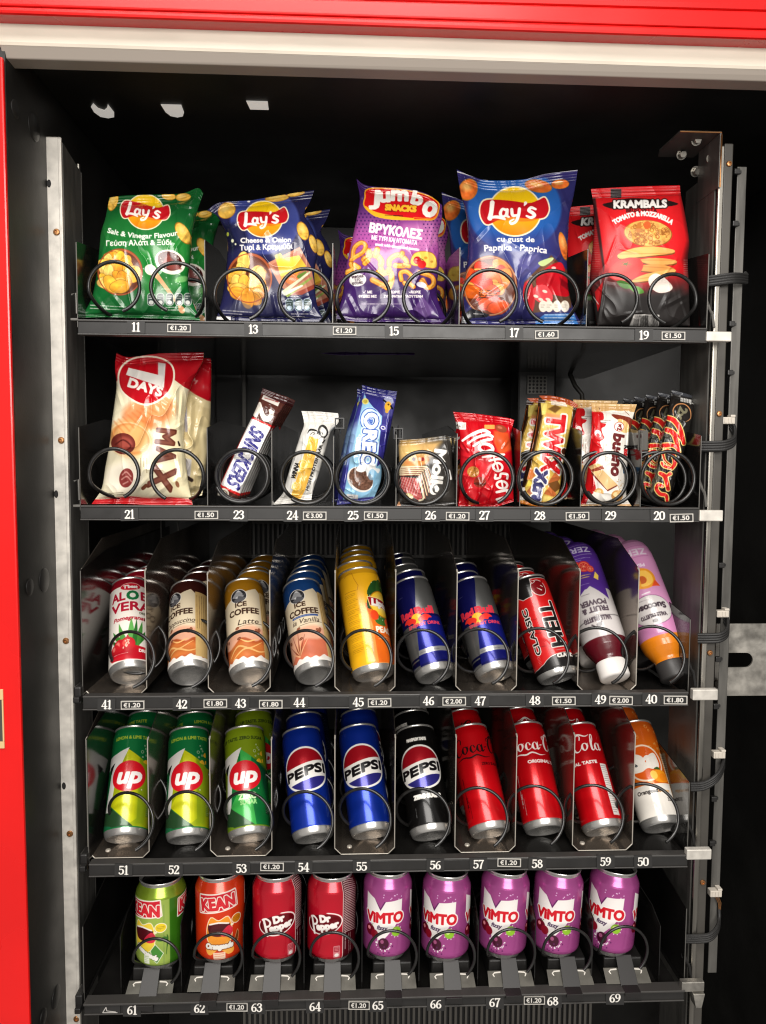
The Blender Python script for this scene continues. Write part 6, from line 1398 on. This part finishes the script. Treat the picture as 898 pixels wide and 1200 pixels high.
        for k in range(3):
            p = [at(R['r'][0]-4+k*1.5, P[2]-44+k*3, .03), at(R['r'][0]-2+k*2, P[2]-30, .02), at(R['r'][0]+6, P[2]-22+k*3, .02), at(R['r'][0]+8, P[2]-4, .016)]
            q.tube(p, .0012 + .0006*(k == 1), 7)
        q.make('catch_spring', 'black' if n > 2 else 'galvdark', t)
def build_coils():
    o1 = TRAY[1].location
    for (xl, xr, y, rp) in [(132,207,336,30),(281,358,345,31),(426,504,348,31),(574,649,347,31.5),(718,791,350,30)]:
        coil(TRAY[1], xl, y, rp, -68, 4.2, .058, .000, 1, .0023, first=(.72,.060), o=o1)
        coil(TRAY[1], xr, y+.5, rp, -68, 4.2, .058, .000, -1, .0023, first=(.72,.060), o=o1)
    o2 = TRAY[2].location
    for (cx, cy, rp, st, turns, pitch, first) in [(132,556,29.5,-64,4,.06,(.74,.07)),(282,558,30.5,-155,7,.017,(.95,.012)),(359,560,30,-125,4,.05,(.95,.035)),(425,560.5,30.5,-155,6,.032,(.95,.02)),(496,560.5,30.5,-155,5,.036,(.95,.02)),
                                  (571,561,30.5,-65,4,.045,(.75,.04)),(641,560.5,31,-150,6,.030,(.95,.02)),(716,560.5,31,-150,6,.030,(.95,.02)),(786,560.5,31,-155,6,.034,(.95,.016))]:
        coil(TRAY[2], cx, cy, rp, st, turns, pitch, .0, 1, .0024, first=first, o=o2)
    coil(TRAY[2], 207, 557, 30.5, -64, 4, .06, .0, -1, .0024, first=(.74,.07), o=o2)
    o3 = TRAY[3].location
    for cx, cy in [(146,777),(215,776),(286,776),(360,775),(429,775),(498,774),(568,773.5),(640,773),(709,772.5),(776,771)]:
        coil(TRAY[3], cx, cy, 30.5, -72, 5, .068, -.004, 1, .0021, o=o3)
    o4 = TRAY[4].location
    for cx, cy in [(146,970),(216,970),(287,969),(359,968.5),(428,966.5),(498,966),(567,964.5),(634,963),(704,961),(769,960)]:
        coil(TRAY[4], cx, cy, 30.5, -66, 4, .068, -.002, 1, .0021, o=o4)
    o5 = TRAY[5].location; zf = FLOOR[5]
    for k, (cx, cy, lx) in enumerate([(182,1131,178),(255,1125,249.5),(323,1124,320),(392,1124,390),(460,1122,460),(529,1122,528.5),(600,1119.5,596),(667,1118,665),(733,1116,731)]):
        coil(TRAY[5], cx, cy, 28.5, -50, 3, .075, .004, 1, .0019, first=(.64,.055), o=o5)
        # ledge the can stands on, spring plate and wire hooks in front of it
        cx = lx; c = at(cx, cy+20, .03); X = c[0]; W = .026
        q = B(o5); q.box(X-W, X+W, .034, .16, zf+.0005, zf+.030, .002); q.make('can_ledge', 'black', TRAY[5])
        def bx(q, xa, xb, pya, pyb, ya, yb, th, mi=0):
            za, zb = at(cx, pya, ya)[2], at(cx, pyb, yb)[2]
            q.hexa([(xa-.001,yb,zb),(xb+.001,yb,zb),(xb+.001,yb+th,zb),(xa-.001,yb+th,zb),(xa,ya,za),(xb,ya,za),(xb,ya+th,za),(xa,ya+th,za)], .0003, mi)
        px = .95*1.05/FPX
        q = B(o5); bx(q, X-26*px, X+27*px, cy+18, cy+37, .028, .010, .001); q.make('spring_plate', 'plate', TRAY[5])
        q = B(o5); bx(q, X-9.5*px, X+9.5*px, cy+3, cy+40, .0325, .006, .0014); z1 = at(cx, cy+40, .006)[2]
        q.hexa([(X-9.5*px,-.0065,z1-.005),(X+9.5*px,-.0065,z1-.009),(X+9.5*px,-.0055,z1-.009),(X-9.5*px,-.0055,z1-.005),(X-9.5*px,-.0065,z1),(X+9.5*px,-.0065,z1),(X+9.5*px,.0072,z1+.0012),(X-9.5*px,.0072,z1+.0012)], .0003)
        ctr = at(cx, cy+23, .020); q.lathe([(0,.0012),(.0012,.0010),(.0016,0)], 10, mi=1, mtx=Matrix.Translation((X, ctr[1]-.0005, ctr[2])) @ Matrix.Rotation(PI/2, 4, 'X'))
        q.make('tongue', ['tongue','steel'], TRAY[5])
        for sg in (-1, 1):
            q = B(o5); yy = .026; zc = at(cx, cy+19.5, yy)[2]
            q.tube([(X+sg*10.5*px, yy, zc),(X+sg*18*px, yy-.001, zc),(X+sg*20*px, yy-.002, zc-.0016),(X+sg*18.5*px, yy-.004, zc-.004),(X+sg*15*px, yy-.005, zc-.005)], .0011, 8)
            q.make('wire_hook', 'pale', TRAY[5], smooth=True)
    for px, ptop in ((145,1082),(215,1068),(287,1067),(357,1066),(424,1065),(490,1064),(558,1063),(624,1062),(690,1061),(768,1070)):
        X = at(px, 1165, .03)[0]; zt_ = at(px, ptop, .03)[2]; q = B(o5)
        q.prism([(X-.0006,.02,zf),(X-.0006,.02,zt_-.012),(X-.0006,.05,zt_),(X-.0006,.42,zt_+.01),(X-.0006,.42,zf)], (.0012,0,0)); q.make('divider', 'blackgloss', TRAY[5])

# ---------------------------------------------------------------- cabinet
def disc(q, c, ax, r, th, n=28, mi=0, prof=None):
    """flat disc at c facing -ax direction"""
    m = Matrix.Translation(Vector(c)) @ Vector((0,0,1)).rotation_difference(Vector(ax)).to_matrix().to_4x4()
    q.lathe(prof or [(0,th),(r*.85,th),(r,th*.4),(r,0)], n, mi, m)
def build_cabinet():
    o = Vector((0, .25, .2)); c = thing('vending_machine', 'open vending machine cabinet with red frame, cream header and black lined inside', 'vending machine', o)
    XL = at(4, 65, -.07)[0]; zc = at(449, 79, -.043)[2]; zlo = at(449, 1330, 0)[2] - .45
    XR = at(905, 600, .10)[0]
    # red header: three stepped bands, measured along its lower edge
    def band(q, la, lb, ya, yb, mi=0, bev=.003):
        """beam between two measured lines (left px y, right px y): la lower edge, lb upper edge, from depth ya back to yb"""
        A0, A1, C0, C1 = at(0, la[0], ya), at(898, la[1], ya), at(0, lb[0], ya), at(898, lb[1], ya)
        def ext(p, q_, x): t = (x - p[0])/(q_[0] - p[0]); return p[2] + (q_[2] - p[2])*t
        xa, xb = XL-.40, XR+.5
        q.hexa([(xa,ya,ext(A0,A1,xa)),(xb,ya,ext(A0,A1,xb)),(xb,yb,ext(A0,A1,xb)),(xa,yb,ext(A0,A1,xa)),(xa,ya,ext(C0,C1,xa)),(xb,ya,ext(C0,C1,xb)),(xb,yb,ext(C0,C1,xb)),(xa,yb,ext(C0,C1,xa))], bev, mi)
    q = B(o); band(q, (15,45), (6.5,34), -.090, .2); band(q, (6,33.4), (-12,13), -.0908, .2, bev=.002); band(q, (-13,12), (-120,-90), -.0925, .2, bev=.006); q.make('header_panel', 'red', c)
    q = B(o); band(q, (53,82), (12,42), -.070, -.050, bev=.004); q.make('header_rail', 'header', c)
    q = B(o); z_ = lambda px, py, Y: at(px, py, Y)
    a0, a1, b0, b1 = at(0,54,-.0655), at(898,83,-.0655), at(0,66.5,-.0655), at(898,93.5,-.0655)
    xa, xb = XL-.004, XR+.5; ex = lambda p, q_, x: p[2] + (q_[2]-p[2])*(x-p[0])/(q_[0]-p[0])
    q.hexa([(xa,-.062,ex(b0,b1,xa)),(xb,-.062,ex(b0,b1,xb)),(xb,-.040,ex(b0,b1,xb)),(xa,-.040,ex(b0,b1,xa)),(xa,-.0685,ex(a0,a1,xa)),(xb,-.0685,ex(a0,a1,xb)),(xb,-.0485,ex(a0,a1,xb)+.006),(xa,-.0485,ex(a0,a1,xa)+.006)], .001); q.make('header_lip', 'headlip', c)
    # red side panel, its edge leans a touch inward like the photographed one
    e0, e1 = at(3, 66, -.072), at(36, 1230, -.072); e1 = e0 + (e1-e0)*((zlo-e0[2])/(e1[2]-e0[2]))
    q = B(o); q.hexa([(e1[0]-.4,-.072,e1[2]),(e1[0],-.072,e1[2]),(e1[0],-.066,e1[2]),(e1[0]-.4,-.066,e1[2]),(e0[0]-.4,-.072,e0[2]),(e0[0],-.072,e0[2]),(e0[0],-.066,e0[2]),(e0[0]-.4,-.066,e0[2])], .002); sp = q.make('side_panel', 'red', c)
    a, b_ = at(-6, 808, -.073), at(5.5, 877, -.073); q = B(o)
    q.box(a[0], b_[0], -.0735, -.0715, b_[2], b_[2]+.008, .0004); q.box(a[0], b_[0], -.0735, -.0715, a[2]-.012, a[2], .0004); q.box(b_[0]-.0015, b_[0], -.0735, -.0715, b_[2]+.0082, a[2]-.0122); q.box(a[0], b_[0]-.0017, -.0728, -.0715, b_[2]+.0082, a[2]-.0122, mi=1)
    q.make('strike_plate', ['tape','grey'], c)
    # black lined inside
    q = B(o); q.box(XL-.02, XL, -.0655, .62, zlo, zc+.03); w = q.make('inner_wall', 'wall', c)
    q = B(o); q.box(XL-.39, XR+.1, -.045, .62, zlo-.03, zlo-.001, .002); q.make('base_panel', 'wall', c)
    for px, py, r in ((18,128,.010),(40,149,.016),(35,688,.010),(52,680,.015),(51,1192,.010),(66,1168,.014)):
        d = rays(px, py); t = (XL - CAM[0])/d[0]; p = CAM + d*t
        qq = B(o); disc(qq, p, (1,0,0), r, .0012); qq.make('wall_plug', 'black', c, smooth=True)
    q = B(o); q.box(XL+.001, XR+.45, -.036, .62, zc+.010, zc+.03); q.make('ceiling_panel', 'wall', c)
    q = B(o); q.box(XL+.001, XR+.45, .60, .63, zlo, zc+.009); q.make('back_panel', 'wall', c)
    q = B(o); q.box(XR+.10, XR+.12, -.035, .599, zlo, zc+.009); q.make('inner_wall', 'wall', c)
    # cut-outs in the ceiling as pale patches with added glow, one with a black plug
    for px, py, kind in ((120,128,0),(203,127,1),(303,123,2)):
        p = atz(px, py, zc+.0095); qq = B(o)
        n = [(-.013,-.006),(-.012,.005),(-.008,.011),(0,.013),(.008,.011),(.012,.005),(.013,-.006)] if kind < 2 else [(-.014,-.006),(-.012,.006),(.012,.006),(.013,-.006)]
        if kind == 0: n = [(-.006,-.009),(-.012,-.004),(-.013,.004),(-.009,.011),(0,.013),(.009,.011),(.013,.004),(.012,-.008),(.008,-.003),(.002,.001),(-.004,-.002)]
        qq.prism([(p[0]+x*1.0, p[1]+y*1.9, p[2]) for x, y in n], (0,0,-.001)); qq.make('ceiling_opening', 'glowing', c)
    # left upright: pale front flange, dark web, inner bright return
    def px_at(px, Y, py=600): return at(px, py, Y)[0]
    zt = at(62, 160, .045)[2]
    xa, xb = at(53.5, 400, .045)[0], at(77, 400, .045)[0]
    q = B(o); q.box(xa, xb, .045, .0475, zlo, zt, .0015); q.box(xa, xa+.004, .041, .045, zlo, zt+.002, .0008); q.box(xb-.004, xb, .0435, .0455, zlo, zt-.002, .0008); up = q.make('upright', 'galvpale', c)
    xc = at(102, 560, .11)[0]
    q = B(o); q.hexa([(xb-.0012,.048,zlo),(xb+.0008,.048,zlo),(xb+.0018,.11,zlo),(xb,.11,zlo),(xb-.0012,.048,zt-.006),(xb+.0008,.048,zt-.006),(xb+.0018,.11,zt-.02),(xb,.11,zt-.02)]); q.box(xb+.002, xc-.006, .109, .112, zlo, zt-.02); q.make('upright_web', 'galvdark', c)
    q = B(o); q.tube([(xc-.003,.110,zlo),(xc-.003,.110,at(98,193,.11)[2])], .0028, 10); q.make('upright_return', 'steel', c, smooth=True)
    def screw(px, py, Y, parent=c, r=.0042, name='screw', m='brass'):
        p = at(px, py, Y); qq = B(o); disc(qq, (p[0],Y,p[2]), (0,-1,0), r, .0018, 20, prof=[(0,.0008),(r*.35,.0008),(r*.4,.002),(r*.8,.0018),(r,.0006),(r,0)]); return qq.make(name, m, parent, smooth=True, angle=30)
    for px, py in ((66.5,272),(72,516),(77.5,751),(82,977),(90,1194)): screw(px, py, .0448)
    for px, py in ((57.5,215),(66,579),(75,921)):
        p = at(px, py, .0448); qq = B(o); qq.lathe([(0,.0006),(.0022,.0006),(.0026,0)], 14, mtx=Matrix.Translation((p[0],.0448,p[2])) @ Matrix.Rotation(PI/2,4,'X') @ Matrix.Scale(1.9,4,(0,1,0))); qq.make('slot_hole', 'brass_hole', c)
    # right upright
    x_ = lambda px, Y: at(px, 400, Y)[0]
    zt2 = at(848, 166, .022)[2]; xs0, xs1, xs2 = x_(835.5,.022), x_(842.5,.022), x_(853.5,.022)
    q = B(o); q.box(xs0, xs1, .022, .027, zlo, zt2-.004, .002); q.make('upright_return', 'steel', c)
    q = B(o); q.box(xs1+.0006, xs2, .026, .034, zlo+.18, zt2, .0015); q.make('upright', 'grey', c)
    q = B(o); q.hexa([(xs0-.001,.03,zlo),(xs0+.001,.03,zlo),(xs0+.001,.115,zlo),(xs0-.001,.115,zlo),(xs0-.001,.03,zt2-.03),(xs0+.001,.03,zt2-.03),(xs0+.001,.115,zt2-.03),(xs0-.001,.115,zt2-.03)]); q.make('upright_web', 'galvdark', c)
    for px, py in ((854.5,192),(843,485),(832,765),(823.5,1034)): screw(px, py, .0258, r=.0038)
    zs = at(865, 195, .04)[2]; zb = at(845, 1140, .04)[2]
    xo0, xo1 = at(857,400,.04)[0], at(868,400,.04)[0]
    q = B(o); q.box(xo0, xo1, .04, .042, zb, zs, .0009); qs = q.make('side_strip', 'galvdark', c)
    for px, py in ((863,202),(861,263),(857,380),(855,437),(845,662),(841,772),(838.5,827),(836,935),(834,987)):
        p = at(px, py, .038); qq = B(o); qq.box(p[0]-.0045, p[0]+.003, .033, .0395, p[2]-.0035, p[2]+.0035, .001); qq.box(p[0]+.003, p[0]+.006, .036, .0395, p[2]-.0018, p[2]+.0018); qq.make('strip_clip', 'black', c)
    # bracket at the top of the right upright, seen from below
    zb_ = at(820, 155.5, .02)[2]; bx0, bx1 = at(797,155,.02)[0], at(845.5,156,.02)[0]
    q = B(o); q.prism([(bx0,.020,zb_),(bx1,.020,zb_),(bx1,.098,zb_),(bx0+.004,.098,zb_),(bx0-.002,.080,zb_)], (0,0,.0022), .0004); q.box(bx1-.0022, bx1, .0185, .078, zb_-.066, zb_-.0004, .0004); br = q.make('corner_bracket', 'galvdark', c)
    q = B(o); q.tube([(bx0,.0196,zb_+.0008),(bx1,.0196,zb_+.0008),(bx1-.0002,.0182,zb_-.004),(bx1-.0002,.0182,zb_-.066)], .0011, 8); q.make('bracket_edge', 'brass', c, smooth=True)
    for px, py, Y in ((799,181,.078),(816.5,164,.045),(834,186,.05),(815.5,201,.08)):
        p = at(px, py, Y); qq = B(o); qq.lathe([(0,.006),(.0042,.006),(.0046,.0055),(.0046,0)], 6 if px < 817 else 18, mtx=Matrix.Translation(Vector(p)) @ Matrix.Rotation(PI/2 if px > 817 else 1.9, 4, 'X')); qq.lathe([(.0046,.0),(.0068,0),(.0068,-.0014),(0,-.0014)], 20, mtx=Matrix.Translation(Vector(p)) @ Matrix.Rotation(PI/2 if px > 817 else 1.9, 4, 'X')); qq.make('bolt', 'steel', c, smooth=True, angle=30)
    # slotted plate on the right
    P = [at(840,731,.06), at(905,731,.06), at(905,815,.06), at(840,815,.06)]; S0, S1 = at(846,765,.06), at(882,782,.06)
    xl_, xr_, zt_, zb2 = P[0][0], XR+.099, P[0][2], P[2][2]; r = (S0[2]-S1[2])/2; zc_ = (S0[2]+S1[2])/2
    bm = bmesh.new(); out = [(xl_,zt_),(xr_,zt_),(xr_,zb2),(xl_,zb2)]
    slot = [(S0[0],zc_+r)] + [(S1[0]-r + r*math.sin(a), zc_ + r*math.cos(a)) for a in np.linspace(0, PI, 14)] + [(S0[0],zc_-r)]
    vs = [bm.verts.new(Vector((x,.06,z))-o) for x, z in out + slot]; es = []
    for s_, n_ in ((0,4),(4,len(slot))):
        for i in range(n_): es.append(bm.edges.new((vs[s_+i], vs[s_+(i+1) % n_])))
    g = bmesh.ops.triangle_fill(bm, edges=es, use_beauty=True); fs = [f for f in g['geom'] if isinstance(f, bmesh.types.BMFace)]
    ex = bmesh.ops.extrude_face_region(bm, geom=fs); bmesh.ops.translate(bm, vec=(0,.0025,0), verts=[v for v in ex['geom'] if isinstance(v, bmesh.types.BMVert)])
    link('slotted_plate', finish(bm), c, 'galv')
    p = at(841, 801, .055); qq = B(o); disc(qq, (p[0],.055,p[2]), (0,-1,0), .006, .003, 20); qq.make('plate_rivet', 'steel', c, smooth=True)
    # panel, perforated box, wiring and vent at the back
    a, b_ = at(252,404,.56), at(606,600,.56); q = B(o); q.box(a[0], b_[0], .56, .575, b_[2], a[2], .002); q.box(a[0], b_[0]+.01, .552, .558, a[2]+.002, a[2]+.008, .001, 1); q.make('evaporator_cover', ['wall','grey'], c)
    a, b_ = at(608,395,.40), at(650,560,.40); q = B(o); q.box(a[0], b_[0], .40, .46, b_[2], a[2], .004); q.make('fan_box', 'black', c)
    a, b_ = at(618,440,.398), at(641,462,.398); q = B(o); q.box(a[0], b_[0], .3965, .3985, b_[2], a[2], .0005)
    for i in range(5):
        for j in range(5):
            x = a[0] + (b_[0]-a[0])*(i+.7)/5.4; z = b_[2] + (a[2]-b_[2])*(j+.7)/5.4
            q.lathe([(0,.0003),(.0022,.0002)], 10, 1, Matrix.Translation((x,.3964,z)) @ Matrix.Rotation(PI/2,4,'X'))
    q.make('perforated_plate', ['galvdark','brass_hole'], c)
    q = B(o); q.tube([at(668,438,.42), at(674,452,.41), at(682,462,.41), at(685,500,.41)], .004, 10); q.make('drain_hose', 'grey', c, smooth=True)
    def slats(pxa, pxb, pya, pyb, Y, step, name):
        a, b_ = at(pxa, pya, Y), at(pxb, pyb, Y); q = B(o); q.box(a[0], b_[0], Y+.006, Y+.01, b_[2], a[2], mi=1)
        x = a[0]
        while x < b_[0]: q.box(x, x+step*.45, Y, Y+.0055, b_[2]+.003, a[2]-.003); x += step
        q.box(a[0]-.003, b_[0]+.003, Y-.001, Y+.011, a[2]-.0028, a[2]+.003); q.box(a[0]-.003, b_[0]+.003, Y-.001, Y+.011, b_[2]-.003, b_[2]+.0028); q.make(name, ['grey','brass_hole'], c)
    slats(285, 606, 612, 652, .50, .009, 'vent_grille'); slats(285, 690, 1183, 1235, .09, .0075, 'vent_grille')
    for px0, px1, Y in ((150,158,.40),(186,192,.36),(206,212,.45),(283,291,.52)):
        a, b_ = at(px0, 380, Y), at(px1, 900, Y); q = B(o); q.box(a[0], b_[0], Y, Y+.004, b_[2], a[2], .001); q.make('rear_strip', 'galvdark', c)
    # braided cables looping round the right upright to their plugs
    for k, (pts, plug) in enumerate((([(826,330),(842,328),(858,326),(868,326),(875,327),(873,324)],None), ([(822,523),(836,523),(850,522),(860,517),(861,506),(856,497)],(853,493)), ([(818,748),(832,748),(844,747),(852,741),(853,731),(849,724)],(846,719)), ([(810,922),(824,921),(836,915),(844,906),(848,895),(847,888)],(842,884)), ([(804,1100),(820,1100),(832,1098),(840,1090),(843,1078),(842,1062)],(838,1046)))):
        Ys = [.024,.018,.016,.022,.034,.040]; P = [Vector(at(x, y, Y)) for (x, y), Y in zip(pts, Ys)]
        Q = smooth_loop([tuple(p) for p in P], 8, closed=False); q = B(o)
        for d in (-.0048,-.0016,.0016,.0048):
            q.tube([(p[0], p[1], p[2]+d*(1 if k < 3 else .9)) for p in Q], .0022, 8)
        cb = q.make('cable', 'cable', c, smooth=True)
        if plug:
            p = at(*plug, .034); q = B(o); q.box(p[0]-.008, p[0]+.008, .030, .040, p[2]-.0045, p[2]+.0045, .001); q.box(p[0]+.002, p[0]+.008, .0295, .040, p[2]+.0046, p[2]+.0075, .0005)
            for i in range(3): q.box(p[0]-.006+i*.0045, p[0]-.0035+i*.0045, .0292, .0299, p[2]-.003, p[2]+.003)
            q.make('plug', 'clear', c)
        if k == 4:
            q = B(o)
            for i in range(3): q.tube([at(838+i*2,1050,.034), at(842+i*1.5,1058,.036), at(843+i*.5,1070,.037)], .0007, 6)
            q.make('loose_wires', 'brass', c, smooth=True)
    return c
WORLD_STR = 0.34
EXPOSURE = 0.0
LIGHTS = [('ceiling and fill lamp', (-.25,-1.4,3.1), (0,.1,1.0), 1.6, .9, 58, (1,.96,.91)), ('ceiling and fill lamp', (.25,-2.4,1.9), (0,.1,1.0), 1.7, 1.0, 66, (1,.96,.91))]  # second, lower lamp is an added frontal fill reaching under the trays
build_trays(); build_coils(); build_cabinet(); build_packs()
build_cans((FLOOR[3], FLOOR[4], FLOOR[5]))

# ---------------------------------------------------------------- room light and added frontal fill
w = bpy.data.worlds.new('World'); SC.world = w; w.use_nodes = True
bg = w.node_tree.nodes['Background']; bg.inputs[0].default_value = (1.0,.95,.90,1); bg.inputs[1].default_value = WORLD_STR
def area(name, loc, target, sx, sy, power, col):
    l = bpy.data.lights.new(name, 'AREA'); l.shape = 'RECTANGLE'; l.size = sx; l.size_y = sy; l.energy = power; l.color = col
    o = bpy.data.objects.new(name, l); COL.objects.link(o); o.location = loc
    o.rotation_euler = (Vector(target) - Vector(loc)).to_track_quat('-Z', 'Y').to_euler(); return o
for a in LIGHTS: area(*a)
cam = bpy.data.cameras.new('camera'); co = bpy.data.objects.new('camera', cam); COL.objects.link(co)
m = Matrix((RT, UP, -FW)).transposed().to_4x4(); m.translation = Vector(CAM); co.matrix_world = m
cam.sensor_fit = 'VERTICAL'; cam.sensor_height = 24.0; cam.sensor_width = 24.0; cam.lens = 24.0*FPX/H0; cam.clip_start = .02; cam.clip_end = 50
SC.camera = co
SC.view_settings.view_transform = 'Standard'; SC.view_settings.look = 'None'; SC.view_settings.exposure = EXPOSURE; SC.view_settings.gamma = 1
SC.cycles.max_bounces = 8; SC.cycles.use_denoising = True; SC.cycles.denoiser = 'OPENIMAGEDENOISE'; SC.cycles.denoising_input_passes = 'RGB_ALBEDO_NORMAL'; SC.cycles.denoising_prefilter = 'ACCURATE'; SC.cycles.filter_width = 1.15; SC.cycles.use_adaptive_sampling = False; SC.cycles.sample_clamp_indirect = 4
